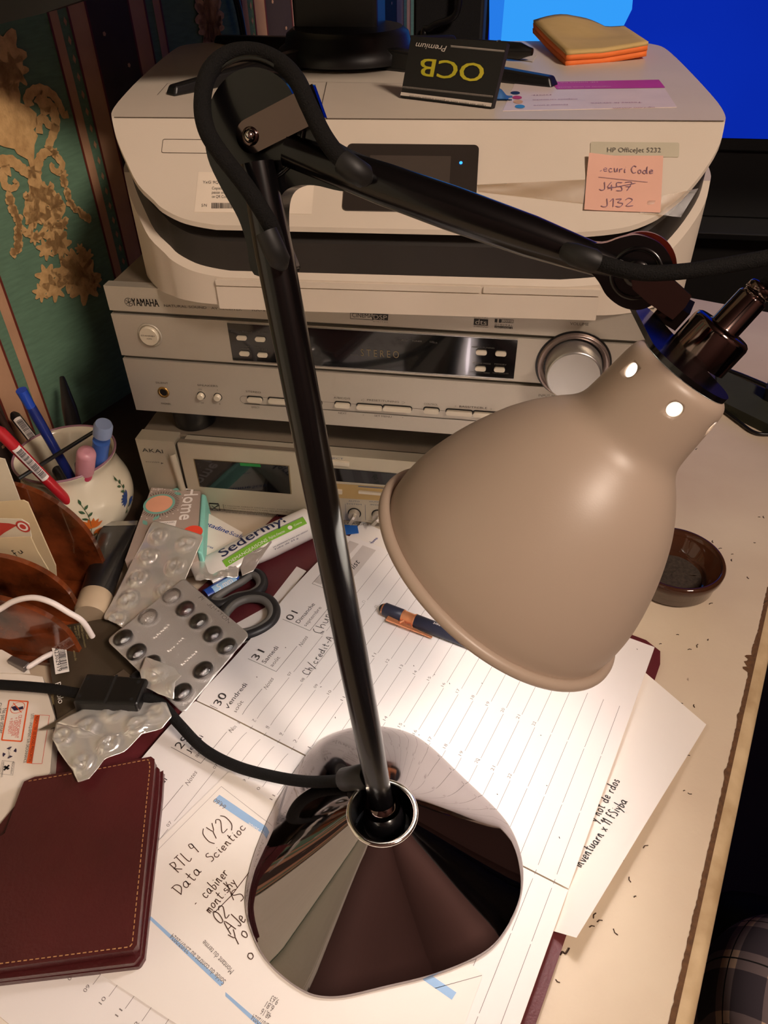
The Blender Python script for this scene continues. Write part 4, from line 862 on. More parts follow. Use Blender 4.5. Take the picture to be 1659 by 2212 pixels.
def pageblock(name, u0, u1, flip):
    m = MB(); nx, ny = 30, 14
    def n_lo(u): return .1865+.0012*math.sin(u*40)
    fn = lambda s, t: (lambda u: PS.at(u, -(n_lo(u)+(.4698-n_lo(u))*t)))(u0+(u1-u0)*s)
    fnb = lambda s, t: (lambda p: V((p.x, p.y, .0036)))(fn(s, t))
    m.grid((lambda s, t: fn(s, 1-t)), nx, ny, pg)
    for k in range(nx):
        for t in (0, 1):
            a, b, c, d = fn(k/nx, t), fn((k+1)/nx, t), fnb((k+1)/nx, t), fnb(k/nx, t); m.add([a, b, c, d], [(0, 1, 2, 3) if t == 0 else (3, 2, 1, 0)], pedge)
    for k in range(ny):
        for s in (0, 1):
            a, b, c, d = fn(s, k/ny), fn(s, (k+1)/ny), fnb(s, (k+1)/ny), fnb(s, k/ny); m.add([a, b, c, d], [(3, 2, 1, 0) if s == 0 else (0, 1, 2, 3)], pedge)
    return m
def L2(m, a, b, w_=.00028, mt=None): 
    n = max(2, int(abs(a[0]-b[0])/.004)+1) if a[0] != b[0] else 3
    m.line(PS, [(a[0]+(b[0]-a[0])*i/n, a[1]+(b[1]-a[1])*i/n) for i in range(n+1)], w_, mt or pageink, .00012)
def daycol(m, u0, num, day, mon_):
    L2(m, (u0-.0012, -.1985), (u0-.0012, -.2250), .0003, dayink); L2(m, (u0-.0012, -.2250), (u0+.027, -.2250), .0003, dayink)
    m.text(PS, num, (u0+.0005, -.2060), (u0+.0104, -.2060), dayink, .0064, .00015)
    m.text(PS, day, (u0+.0010, -.2132), (u0+.0010+.0030*len(day), -.2132), dayink, .0038, .00015)
    m.text(PS, mon_, (u0+.0010, -.2200), (u0+.0010+.0026*len(mon_), -.2200), pageink, .0032, .00015)
    m.text(PS, 'Notes', (u0+.0280, -.2285), (u0+.0385, -.2275), pageink, .0034, .00015, shear=.35)
    for h in range(7, 23):
        n = .2352+(h-7)*.01180
        m.text(PS, '%02d' % h, (u0+.0000, -n-.0010), (u0+.0036, -n-.0010), pageink, .0022, .00015)
        L2(m, (u0+.0048, -n-.0016), (u0+.0452, -n-.0016))
    for k in range(1, 5):
        n = .2352+(15+k)*.01180; L2(m, (u0+.0005, -n-.0016), (u0+.0452, -n-.0016))
m = pageblock('pages', US+.0005, .0385, False)
for u0, a, b, c in ((-.1655, '30', 'Vendredi', 'août'), (-.1192, '31', 'Samedi', 'août'), (-.0731, '01', 'Dimanche', 'septembre')): daycol(m, u0, a, b, c)
u0 = -.0265
PS.poly(m, [V(p) for p in ((-.0265, -.1975), (-.0265, -.2250), (.0330, -.2250), (.0330, -.1975))][::1], greyfill, .0001)
m.text(PS, 'To do list', (-.0235, -.2205), (.0125, -.2205), dayink, .0060, .0002, shear=.4)
L2(m, (-.0290, -.1975), (-.0290, -.2290), .0003, dayink); L2(m, (-.0290, -.1975), (.010, -.1975), .0003, dayink)
for k in range(16):
    n = .2352+k*.0118; L2(m, (u0+.003, -n-.0016), (.034, -n-.0016))
    q = [(u0-.001, -n+.001), (u0+.001, -n+.001), (u0+.001, -n-.001), (u0-.001, -n-.001)]
    if k < 8: m.line(PS, q+[q[0]], .0002, pageink, .00015)
m.text(PS, 'Objectifs', (-.024, -.331), (.010, -.331), dayink, .0055, .0002, shear=.4)
m.hand(PS, 'Ch/credit-A', PS.px(666, 1460), PS.px(722, 1378), ink, .0058, .0005, .0003)
m.hand(PS, '(Huni', PS.px(694, 1370), PS.px(722, 1316), ink, .0075, .0005, .0003)
rs = random.Random(11)
for k in range(26):
    u_, n_ = rs.uniform(-.15, .03), rs.uniform(.2, .46); L2(m, (u_, -n_), (u_+rs.uniform(-.001, .001), -n_+.0008), .0005, dayink)
m.build('printed_page', diary)
m = pageblock('pages', -.376, US-.0005, True)
for u0, a, b, c in ((-.2112, '29', 'Jeudi', 'août'), (-.2575, '28', 'Mercredi', 'août'), (-.3038, '27', 'Mardi', 'août'), (-.3501, '26', 'Lundi', 'août')): daycol(m, u0+.004, a, b, c)
m.build('printed_page', diary)
sheet = M('plain_paper_sheet', (238, 232, 226), .75, var=.015, scale=10)
def sheetpoly(name, pts, z, label, cat='paper', th=.00025, mat=None, extra=None, loc=None):
    mm = MB(); q = [onz(u, v, z) for u, v in pts]; mm.prism(ccw(q), (0, 0, th), mat or sheet)
    if extra: extra(mm)
    return mm.build(name, label=label, cat=cat)
sheetpoly('loose_sheet', ((641, 1224), (662, 1234), (600, 1310), (540, 1385), (492, 1400), (505, 1350), (572, 1313), (588, 1292)), .0036, 'narrow blank sheet sticking out left of the diary behind the scissors')
def ex(mm):
    S = Surf((0, 0, .0042), UU, -NN); bp = M('blue_ballpoint_ink', (52, 62, 140), .6)
    mm.hand(S, 'o Cabxxo', S.px(790, 1187), S.px(817, 1163), bp, .0038, .0004, .0003); mm.line(S, [S.px(788, 1184), S.px(816, 1162)], .0003, bp, .0003)
sheetpoly('paper_slip', ((747, 1169), (783, 1127), (835, 1152), (985, 1215), (960, 1290), (800, 1260)), .0034, 'white slip with blue ballpoint scribble poking out at the top of the diary', extra=ex, th=.0008)
# curled sheet right of the diary
q = [(1385, 1440), (1528, 1560), (1240, 2040), (1170, 2000)]
Q = [V((p[0], p[1], 0)) for p in (nup(*x, .006) for x in q)]
def fn(s, t):
    a = (Q[0]*(1-s)+Q[1]*s)*(1-t)+(Q[3]*(1-s)+Q[2]*s)*t
    z = .0037+.010*s*t**2+.004*s*math.sin(PI*t)**2+.0015*s
    return nu(a.x, a.y, z-.002*s*(1-t))
m = MB(); m.grid(lambda s, t: fn(s, 1-t), 16, 20, sheet)
class FS2:
    en = V((0, 0, 1))
    def at(s, a, b, h=0):
        P = nu(-b, a); best = None
        # height of the sheet under a point: invert the bilinear map roughly
        n, u = -b, a; ss, tt = .5, .5
        for _ in range(12):
            p = (Q[0]*(1-ss)+Q[1]*ss)*(1-tt)+(Q[3]*(1-ss)+Q[2]*ss)*tt
            ds = (Q[1]-Q[0])*(1-tt)+(Q[2]-Q[3])*tt; dt = (Q[3]-Q[0])*(1-ss)+(Q[2]-Q[1])*ss
            ex_, ey_ = n-p.x, u-p.y; det = ds.x*dt.y-ds.y*dt.x
            ss += (ex_*dt.y-ey_*dt.x)/det; tt += (ds.x*ey_-ds.y*ex_)/det
        return fn(ss, tt)+V((0, 0, h))
FSS = FS2()
PX = Surf((0, 0, .009), UU, -NN)
m.hand(FSS, 'y not de rdos', PX.px(1290, 1772), PX.px(1342, 1681), ink, .0062, .0006, .0004); m.hand(FSS, 'Inventuarn x 11 fSiyba', PX.px(1256, 1872), PX.px(1356, 1728), ink, .0062, .0006, .0004)
m.build('loose_sheet', label='curled white sheet with black handwriting sticking out right of the diary', cat='paper')
# account statement lying upside down on the left page
m = MB(); ZS = .0108; SS = Surf((0, 0, ZS+.0003), UU, -NN)
pts = [(497, 1665), (600, 1742), (800, 1880), (1043, 2106), (960, 2330), (560, 2330), (150, 2060), (190, 1960), (339, 1820)]
m.prism(ccw([onz(*p, ZS) for p in pts]), (0, 0, .0003), sheet)
sb_ = M('pale_blue_band', (150, 184, 222), .7); br = M('brown_pen_ink', (74, 50, 38), .6)
SS.poly(m, ccw([SS.px(*p) for p in ((474, 1717), (608, 1808), (601, 1823), (461, 1730))]), sb_, .0001)
SS.poly(m, ccw([SS.px(*p) for p in ((321, 1975), (321, 1984), (476, 2131), (484, 2124))]), sb_, .0001)
SS.poly(m, ccw([SS.px(*p) for p in ((487, 2143), (610, 2250), (602, 2258), (487, 2152))]), sb_, .0001)
SS.poly(m, ccw([SS.px(*p) for p in ((900, 2085), (986, 2144), (976, 2160), (890, 2100))]), sb_, .0001)
m.line(SS, [SS.px(478, 1699), SS.px(335, 1842)], .0002, pageink, .0001); m.line(SS, [SS.px(478, 1699), SS.px(580, 1778)], .0002, pageink, .0001)
m.line(SS, [SS.px(940, 2135), SS.px(1041, 2107)], .0003, pageink, .0001)
for s, p, r, mt in (('64,60', (490, 1741), (466, 1724), inkg), ('Nouveau solde', (604, 1818), (538, 1777), sheet), ('Solde du contrat au 23/07/2024', (489, 2118), (374, 2016), inkg), ('Montant du terme', (506, 2096), (443, 2030), inkg), ('9,63', (604, 2160), (589, 2150), inkg), ('6,81', (594, 2174), (578, 2163), inkg), ('48,16', (588, 2191), (568, 2178), inkg), ('23/07/2024', (586, 2214), (548, 2190), inkg)):
    m.text(SS, s, SS.px(*p), SS.px(*r), mt, .0030, .0002)
for s, p, r, h in (('RTL 9', (384, 1887), (434, 1838), .0085), ('(Y2)', (452, 1824), (507, 1782), .0105), ('Data', (390, 1936), (438, 1880), .0080), ('Scientioc', (457, 1864), (534, 1788), .0062), ('cabiner', (445, 1942), (496, 1886), .0068), ('mont.shy', (453, 1974), (513, 1905), .0062), ('02', (474, 1998), (500, 1974), .0085), ('A', (498, 2018), (512, 2003), .0085), ('Je', (518, 2004), (534, 1986), .0090), ('S', (519, 1950), (532, 1934), .0085), ('Yo', (512, 2044), (540, 2016), .0085), ('o', (540, 2076), (552, 2062), .0070), ('-', (426, 1960), (431, 1955), .0060), ('A', (350+2, 2900), (360, 2890), .001)):
    if p[1] > 2300: continue
    m.hand(SS, s, SS.px(*p), SS.px(*r), br, h, .00055, .00025)
m.line(SS, [SS.px(463, 1972), SS.px(500, 1935), SS.px(545, 1876)], .0005, br, .00025); m.line(SS, [SS.px(488, 1905), SS.px(505, 1945)], .0005, br, .00025)
m.build('account_statement', label='upside-down account statement with blue bands and brown handwriting half under the lamp base', cat='paper')
def ex2(mm):
    S = Surf((0, 0, .0042), UU, -NN); mm.hand(S, 'ru mual', S.px(8, 2204), S.px(40, 2186), inkg, .004, .0004, .0006)
    mm.hand(S, 'co', S.px(-6, 2176), S.px(12, 2160), inkg, .004, .0004, .0006)
sheetpoly('note_sheet', ((-160, 2050), (-20, 2125), (150, 2225), (110, 2300), (-160, 2300)), .0036, 'handwritten sheet at the near left corner below the wallet', extra=ex2, th=.0006)
# pen on the diary
navy = M('navy_soft_barrel', (34, 38, 58), .5, var=.03); cop = M('copper_trim', (236, 160, 116), .25, .7)
a = onz(822, 1312, .0158); b = onz(1100, 1419, .0158); d = (b-a).normalized()
pen = thing('ballpoint_pen', 'navy ballpoint pen with copper clip lying on the open diary', 'pen', (a.x, a.y, .0103))
m = MB(); L = (b-a).length
m.lathe([(.015, .0052), (.016, .0054), (.038, .0054)], a, d, navy, 32, True, True) if False else None
m.lathe([(.0030, .0044), (.0040, .0054), (.0200, .0054), (.0204, .0050)], a, d, navy, 32, True, True); m.lathe([(.0312, .0050), (.0316, .0055), (L-.02, .0055), (L, .002)], a, d, navy, 32, True, True)
brl = m.build('barrel', pen)
m = MB(); m.ball(a+d*.0030, .0040, rub); m.build('stylus_tip', pen)
m = MB(); m.lathe([(.0022, .0043), (.0034, .0048)], a, d, cop, 32); m.lathe([(.0202, .0052), (.0208, .0055), (.0222, .0049), (.0300, .0049), (.0308, .0056), (.0318, .0056)], a, d, cop, 32); m.build('copper_band', pen)
e = V((0, 0, 1)).cross(d).normalized()*-1
m = MB(); c0 = a+d*.010+e*.0078+V((0, 0, -.0012)); c1 = a+d*.050+e*.0078+V((0, 0, -.0028))
if (onz(838, 1345, .012)-a).dot(e) < 0: e = -e; c0 = a+d*.010+e*.0078+V((0, 0, -.001)); c1 = a+d*.050+e*.0078+V((0, 0, -.0028))
w3 = e*.0022
m.hexa([c0-w3, c1-w3*.4, c1+w3*.4, c0+w3], [c0-w3+V((0, 0, .0022)), c1-w3*.4+V((0, 0, .0012)), c1+w3*.4+V((0, 0, .0012)), c0+w3+V((0, 0, .0022))], cop)
m.tube([c0+d*.011+V((0, 0, .001)), a+d*.0255], .0018, cop, 10); m.build('clip', pen, bevel=.0004)
class PenS:
    en = V((0, 0, 1))
    def at(s, x, y, h=0):
        up = V((0, 0, 1)); sd = d.cross(up).normalized(); an = y/.0055+.55*0; 
        return a+d*x+(up*math.cos(an)-sd*math.sin(an))*(.0055+h)
m = MB(); m.text(PenS(), 'Le Concept', (.072, .001), (.047, .001), paper, .0026, .0002); m.build('printed_name', brl)
# ashtray
c = onz(1462, 1204, .026); gl = bpy.data.materials.new('brown_smoked_glass'); gl.use_nodes = True; b_ = gl.node_tree.nodes['Principled BSDF']; b_.inputs['Base Color'].default_value = srgb((92, 56, 38))+(1,); b_.inputs['Roughness'].default_value = .06; b_.inputs['Transmission Weight'].default_value = .55
t = thing('ashtray', 'round brown glass ashtray on the desk behind the lamp shade', 'ashtray', (c.x, c.y, 0))
m = MB(); m.lathe([(.0004, 0.0005), (.0004, .033), (.003, .0355), (.016, .0372), (.0185, .0395), (.024, .0400), (.0262, .0388), (.0262, .0365), (.022, .0350), (.009, .0300), (.0062, .0265), (.0058, .0005)], (c.x, c.y, 0), (0, 0, 1), gl, 72); m.build('bowl', t)
m = MB(); rs = random.Random(4); ash = M('grey_ash', (56, 46, 38), .95, var=.4, scale=400, bump=.8)
m.grid(lambda s, t_: (lambda r, an: V((c.x+r*math.cos(an), c.y+r*math.sin(an), .0064+.0012*rs.random())))(.0245*s, 2*PI*t_), 8, 36, ash)
o = m.build('ash_layer', t); o['kind'] = 'stuff'
# crumbs
def crumbs():
    rs = random.Random(8); m = MB(); cm = M('tobacco_crumb', (60, 40, 28), .9)
    for (u, v) in ((1470, 1170), (1556, 1185), (1582, 1197), (1630, 1172), (1616, 1248), (1581, 1210), (1536, 1304), (1427, 1391), (1464, 1371), (1507, 1395), (1530, 1382), (1655, 1300), (1490, 1403), (1290, 970), (1505, 970), (1650, 1117), (1486, 1630), (1478, 1708), (1490, 1714), (1395, 1829), (1361, 1900), (1344, 1857), (1285, 1978), (1296, 1990), (1279, 2002), (1330, 2013), (1205, 2119), (1372, 1937), (1500, 1525), (1470, 1520), (1540, 1170), (300, 1990), (1640, 1117)):
        p = onz(u, v, .0004); a = rs.uniform(0, PI); l = rs.uniform(.0006, .0020); dd = V((math.cos(a), math.sin(a), 0)); q = V((-dd.y, dd.x, 0))
        m.tube([p-dd*l, p+q*l*.4, p+dd*l], .0003, cm, 5)
    return m.build('tobacco_crumbs', label='scattered tobacco crumbs on the bare desk', cat='crumbs', kind='stuff')
crumbs()
m = MB(); P = [onz(u, v, .0006) for u, v in ((1210, 2063), (1216, 2056), (1222, 2060), (1230, 2048))]; m.tube(smoothpts(P, 5), .0004, M('tobacco_strand', (52, 30, 20), .9), 6); m.build('tobacco_strand', label='curly dark tobacco strand near the corner of the curled sheet', cat='crumb')
# dark cables and case right of the shade
olive = M('dark_olive_case', (44, 46, 30), .85, var=.2, bump=.2)
m = MB(); m.prism(ccw([onz(*p, .0003) for p in ((1545, 812), (1800, 935), (1800, 1010), (1540, 880))]), (0, 0, .012), olive); m.build('soft_case', label='dark olive soft case lying on the desk behind the shade', cat='case', bevel=.003)
m = MB(); m.prism(ccw([onz(*p, .0127) for p in ((1646, 862), (1800, 930), (1800, 895), (1655, 835))]), (0, 0, .014), blackm); m.build('battery_pack', label='small dark block on the olive case behind the shade', cat='battery', bevel=.004)
m = MB(); m.tube(smoothpts([onz(*p, .004) for p in ((1400, 720), (1480, 755), (1560, 795), (1610, 815), (1680, 845), (1800, 900))], 8), .0032, black, 10); m.build('thick_cable', label='thick black cable running past the olive case on the desk', cat='cable')
m = MB(); m.tube(smoothpts([onz(*p, .003) for p in ((1530, 865), (1565, 888), (1600, 914), (1630, 934), (1665, 938), (1760, 935))], 8), .0020, black, 10); m.build('thin_cable', label='thin black wire looping on the desk nearer than the olive case', cat='cable')
m = MB(); m.prism(ccw([V((x, y, .0002)) for x, y in ((-.0065, -.11), (-.0065, .34), (-.02, .36), (.02, .56), (-.01, .57), (-.185, .05), (-.26, -.16))]), (0, 0, .0008), M('dark_brown_layer', (58, 42, 30), .6, var=.2, scale=20, bump=.2)); m.build('dark_desk_layer', label='thin dark brown layer added over the desk under the pen cup beside the cassette deck', cat='board')  # thin layer added to make the desk darker beside the deck
# ------------------------------------------------------------------ pen cup
cera = M('cream_glazed_pottery', (226, 216, 190), .18, coat=.5, var=.02, scale=10)
CU = V((-.0585, -.0365, .0012))
cup = thing('pen_cup', 'cream pottery cup painted with orange flowers, full of pens', 'cup', tuple(CU))
cprof = [(.001, .0005), (.001, .030), (.003, .034), (.015, .043), (.030, .0485), (.045, .0485), (.058, .0445), (.068, .0415), (.074, .0415), (.0795, .0440), (.0815, .0445), (.0815, .0425), (.076, .0395), (.060, .041), (.040, .045), (.012, .040), (.006, .030), (.005, .0005)]
pp = smoothpts([(h, r, 0) for h, r in cprof], 3); m = MB(); m.lathe([(p.x, max(.0003, p.y)) for p in pp], CU, (0, 0, 1), cera, 80); m.build('bowl', cup)
m = MB(); m.tube([CU+V((.0437*math.cos(a), .0437*math.sin(a), .0818)) for a in [2*PI*i/72 for i in range(72)]], .0011, M('mauve_rim_glaze', (150, 110, 124), .2), 8, closed=True); m.build('painted_rim', cup)
def cr_(z):
    for i in range(4, 11):
        (z0, r0_), (z1_, r1_) = cprof[i-2], cprof[i-1]
        if z0 <= z <= z1_: return r0_+(r1_-r0_)*(z-z0)/(z1_-z0)
    return .045
class CupS:
    def at(s, a, b, h=0):
        an = math.radians(-52)+a/.047; r = cr_(b)+.0009+h; return CU+V((r*math.cos(an), r*math.sin(an), b))
CS = CupS(); flo = M('orange_flower_paint', (206, 106, 40), .3); lef = M('green_leaf_paint', (62, 92, 62), .3); bl_ = M('blue_flower_paint', (50, 74, 130), .3)
m = MB()
def petal(m, c, ang, l, wd, mt, S=None):
    S = S or CS; d = V((math.cos(ang), math.sin(ang))); e = V((-d.y, d.x)); pts = [c+d*l*t+e*wd*math.sin(PI*t)*sg for sg, ts in ((1, [i/6 for i in range(7)]), (-1, [i/6 for i in range(5, 0, -1)])) for t in ts]
    m.add([S.at(p.x, p.y, .0003) for p in pts], [(0, 1, 11), (1, 2, 10, 11), (2, 3, 9, 10), (3, 4, 8, 9), (4, 5, 7, 8), (5, 6, 7)], mt)
for c, sc_, mt, dr in (((-.000, .030), 1, flo, 0), ((.040, .038), .8, bl_, 1), ((-.026, .044), .8, bl_, 2), ((-.075, .035), 1, flo, 0)):
    c = V(c)
    for k in range(7): petal(m, c, PI*(.12+.13*k)+dr, .011*sc_, .0018*sc_, mt)
    for k in range(4): petal(m, c+V((.003, -.004)), -PI*(.1+.16*k), .009*sc_, .0016*sc_, mt)
    m.line(CS, [c+V((0, .002)), c+V((.001, .014)), c+V((-.002, .026))], .0004, lef, .0003); m.line(CS, [c, c+V((-.003, -.010)), c+V((-.001, -.018))], .0004, lef, .0003)
    for k, (dx, dy, an) in enumerate(((0, .010, 2.6), (0, .013, .6), (-.001, .017, 2.5), (-.001, .020, .7), (-.002, .025, 1.7), (-.002, -.012, .5), (-.002, -.015, -2.3))): petal(m, c+V((dx, dy))*sc_, an, .0058*sc_, .0012, lef)
    m.build('painted_flower', cup); m = MB()
def solve(px, B, L):
    lo, hi = .35, 1.1; bestd = None; best = 9
    for i in range(600):
        d = .40+.6*i/600; P = ond(px[0], px[1], d); e = abs((P-B).length-L)
        if P.z > .07 and e < best: best = e; bestd = P
    return bestd
def cuppen(name, label, px, B, L, prof_parts, cat='pen'):
    B = CU+V(B); Tp = solve(px, B, L); d = (Tp-B).normalized(); t = thing(name, label, cat, tuple(B), 'pens standing in the painted cup')
    first = None
    for nm, prof, mt in prof_parts:
        m = MB(); m.lathe(prof, B, d, mt, 24, True, True); o = m.build(nm, first or t); first = first or o
    return t, B, d
blub = M('clear_blue_barrel', (30, 46, 120), .2); bluc = M('bright_blue_cap', (30, 70, 180), .3); redb = M('red_barrel', (176, 30, 40), .3); pinkc = M('pink_highlighter_body', (206, 46, 92), .3); pinkt = M('translucent_pink_cap', (214, 150, 160), .25)
hb = M('blue_highlighter_body', (74, 116, 200), .3); hbt = M('pale_blue_cap', (150, 170, 206), .25); dgp = M('dark_pen_barrel', (24, 22, 24), .3)
cuppen('ballpoint_pen', 'blue-capped ballpoint pen standing in the cup', (46, 843), (.010, -.004, .012), .150, [('barrel', [(0, .0038), (.120, .0042), (.134, .0040)], blub), ('cap', [(.133, .0040), (.150, .0044)], bluc)])
cuppen('felt_pen', 'fat tapered black pen standing nearest the receiver in the cup', (134, 815), (.006, .004, .012), .155, [('barrel', [(0, .007), (.10, .0078), (.118, .0072), (.148, .0036), (.155, .0026)], dgp), ('grey_ring', [(.118, .0068), (.121, .0068)], M('dark_grey_ring', (52, 52, 54), .4))])
t, B, d = cuppen('marker_pen', 'black marker with a white barcode label leaning left in the cup', (28, 893), (.016, -.010, .012), .150, [('barrel', [(0, .0045), (.09, .0050), (.146, .0050), (.150, .0030)], dgp)])
class RodS:
    def __init__(s, B, d, r): s.B, s.d, s.r = B, d, r; v = (CAM-B); v = v-d*v.dot(d); s.n = v.normalized(); s.e = s.n.cross(d)
    def at(s, x, y, h=0): a = y/s.r; return s.B+s.d*x+(s.n*math.cos(a)+s.e*math.sin(a))*(s.r+h)
def barcode(m, S, x0, x1, w_, seed, num=None):
    for k in range(6):
        y0, y1 = -w_/2+w_*k/6, -w_/2+w_*(k+1)/6; m.add([S.at(x0, y0, .0002), S.at(x1, y0, .0002), S.at(x1, y1, .0002), S.at(x0, y1, .0002)], [(0, 1, 2, 3)], paper)
    rb = random.Random(seed); x = x0+(x1-x0)*.08
    while x < x1-(x1-x0)*.08:
        wdt = rb.choice((.0003, .0005, .0008)); ys = [-w_*.40+w_*.7*k/4 for k in range(5)]
        for k in range(4): m.add([S.at(x, ys[k], .0004), S.at(x+wdt, ys[k], .0004), S.at(x+wdt, ys[k+1], .0004), S.at(x, ys[k+1], .0004)], [(0, 1, 2, 3)], ink)
        x += wdt+rb.choice((.0003, .0005))
m = MB(); barcode(m, RodS(B, d, .0051), .096, .140, .008, 3); m.build('barcode_label', t)
t, B, d = cuppen('felt_pen', 'red pen with a white barcode label leaning furthest left in the cup', (-8, 925), (.020, -.022, .014), .150, [('barrel', [(0, .0042), (.145, .0048), (.150, .0030)], redb)])
m = MB(); barcode(m, RodS(B, d, .0049), .085, .128, .007, 9); m.build('barcode_label', t)
cuppen('highlighter', 'pink highlighter with a translucent cap standing at the front of the cup', (187, 975), (-.002, -.008, .010), .108, [('barrel', [(0, .0065), (.092, .0075)], pinkc), ('cap', [(.080, .0079), (.104, .0079), (.107, .0068), (.108, .003)], pinkt)])
cuppen('highlighter', 'blue highlighter with a pale cap standing on the right of the cup', (224, 915), (.004, .004, .010), .125, [('barrel', [(0, .0065), (.104, .0072)], hb), ('cap', [(.112, .0078), (.122, .0078), (.125, .0066)], hbt)])
cuppen('paintbrush', 'dark brown stick leaning at the far left of the cup', (-28, 852), (-.022, -.008, .012), .150, [('barrel', [(0, .0034), (.15, .0030)], M('dark_brown_wood', (52, 30, 22), .5))])
m = MB(); m.tube([ond(40, 1034, .60), ond(120, 984, .62), ond(215, 925, .66)], [.0016, .0018, .0016], black, 12); m.build('thin_black_rod', label='thin black rod lying across the mouth of the pen cup', cat='rod')
# ------------------------------------------------------------------ letter holder
def tort():
    m = M('tortoiseshell_lacquer', (104, 46, 20), .12, var=.9, scale=34, sub=(136, 66, 32), coat=.6); return m
tor = tort(); tedge = M('dark_lacquer_edge', (70, 34, 20), .2, coat=.4)
hold = thing('letter_holder', 'tortoiseshell letter holder with three rounded panels full of envelopes', 'letter holder', (-.06, -.15, 0))
for yy, cx, top, rx, rr_ in ((-.115, -.062, .110, .066, 0), (-.160, -.055, .074, .056, 0), (-.198, -.040, .070, .060, 0)):
    m = MB(); pts = [V((cx+rx*math.cos(a), .004)) for a in (0,)]
    prof2 = [(cx+rx*.96*math.cos(a) if True else 0, .006+(top-.006)*(.36+.64*math.sin(a)) ) for a in [PI*i/30 for i in range(31)]]
    prof2 = [(cx+rx*.92, .001), (cx+rx*.99, .012)]+prof2[1:-1]+[(cx-rx*.99, .012), (cx-rx*.92, .001)]
    prof2 = [prof2[0]]+[(x, z) for x, z in prof2[1:]]
    a3 = [V((x, yy-.0022, z)) for x, z in prof2]; m.prism(a3, (0, .0044, 0), tor); m.build('panel', hold, bevel=.001)
m = MB(); m.box((-.108, -.204, .0004), (-.006, -.110, .006), tor); m.build('base', hold, bevel=.001)
cream = M('cream_envelope_paper', (214, 194, 156), .75, var=.04); crm2 = M('pale_letter_paper', (216, 206, 184), .75)
def ysheet(name, pts, y, th, mat, label, extra=None, cat='envelope', group=None):
    m = MB(); q = [ony(u, v, y) for u, v in pts]; q = [V((p.x, y, max(.007, p.z))) for p in q]; m.prism([V(p) for p in q][::-1] if sum(q[i-1].x*q[i].z-q[i].x*q[i-1].z for i in range(len(q))) < 0 else q, (0, th, 0), mat)
    if extra: extra(m)
    return m.build(name, label=label, cat=cat, group=group)
ysheet('letter', ((-70, 975), (10, 992), (58, 1120), (58, 1260), (-70, 1260)), -.1230, .0008, crm2, 'pale folded letter standing tallest in the letter holder', cat='letter')
ysheet('envelope', ((-70, 1090), (50, 1081), (60, 1086), (120, 1222), (122, 1250), (-70, 1290)), -.1330, .0010, cream, 'cream envelope against the back panel of the letter holder')
YA = Surf((0, -.1432, 0), (1, 0, 0), (0, 0, 1))
def exr(m):
    rp = M('red_print', (190, 60, 50), .6); YA.poly(m, ccw([YA.px(*p) for p in ((-10, 1128), (20, 1130), (38, 1134), (10, 1150), (-10, 1165))]), rp, .0003)
    c = YA.px(50, 1137)
    for r, mt, h in ((.0058, rp, .0003), (.0042, paper, .0004), (.0026, rp, .0005)): YA.poly(m, circ(c, r), mt, h)
ysheet('coupon', ((-70, 1118), (46, 1122), (62, 1132), (68, 1160), (66, 1185), (-70, 1200)), -.1432, .0008, crm2, 'printed coupon with a red bullseye in the letter holder', exr, cat='coupon')
YB = Surf((0, -.1500, 0), (1, 0, 0), (0, 0, 1))
ysheet('envelope', ((-70, 1165), (66, 1160), (80, 1190), (105, 1232), (105, 1250), (-70, 1260)), -.1500, .0008, cream, 'cream envelope with black scrawl nearest the middle panel of the letter holder', lambda m: m.hand(YB, 'Fu', YB.px(34, 1202), YB.px(54, 1192), ink, .006, .0006, .0003))
# white charging cable with its plug
m = MB(); wc = M('white_cable_sheath', (226, 216, 212), .4); P = [ony(-120, 1390, -.235), ony(-50, 1345, -.225), ony(0, 1316, -.215), ony(32, 1298, -.211), ony(72, 1291, -.209), ony(110, 1301, -.209), ony(148, 1323, -.208), ony(178, 1342, -.207), ony(200, 1375, -.206)]
t = thing('charging_cable', 'white charging cable looping in front of the letter holder', 'cable', tuple(P[-1]))
m.tube(smoothpts(P, 8), .0021, wc, 14); m.build('cord', t)
m = MB(); P = [onz(112, 1412, .018), onz(95, 1420, .020), onz(66, 1438, .020), onz(60, 1440, .020)]; m.tube(smoothpts(P, 4), .0021, wc, 12); m.build('cord_end', t)
m = MB(); a, b = onz(60, 1442, .020), onz(22, 1424, .019); d = (b-a).normalized(); e = V((-d.y, d.x, 0))
m.hexa([a-e*.004-V((0, 0, .002)), b-e*.003-V((0, 0, .002)), b+e*.003-V((0, 0, .002)), a+e*.004-V((0, 0, .002))], [a-e*.003+V((0, 0, .003)), b-e*.0025+V((0, 0, .002)), b+e*.0025+V((0, 0, .002)), a+e*.003+V((0, 0, .003))], M('grey_plug_shell', (120, 114, 112), .3, .7)); m.build('plug', t, bevel=.0008)
# ------------------------------------------------------------------ medicine box
mz = .0150; box = thing('medicine_box', 'white medicine box with orange warning frames left of the wallet', 'medicine box', tuple(onz(0, 1600, .0005)))
whitec = M('white_carton', (232, 222, 210), .55, var=.02); orange = M('orange_print', (226, 92, 40), .5); redp = M('red_print_text', (206, 70, 50), .5); purp = M('dark_violet_print', (48, 36, 66), .5)
m = MB(); q = [onz(*p, mz) for p in ((-150, 1440), (-40, 1444), (92, 1462), (118, 1548), (108, 1668), (-8, 1810), (-150, 1900))]; m.prism(ccw([V((p.x, p.y, .0005)) for p in q]), (0, 0, mz-.0005), whitec)
MS = Surf((0, 0, mz), UU, -NN)
fr1 = [MS.px(*p) for p in ((20, 1513), (61, 1516), (47, 1602), (4, 1599))]
for i in range(4): m.line(MS, [fr1[i], fr1[(i+1) % 4]], .0010, orange, .0003)
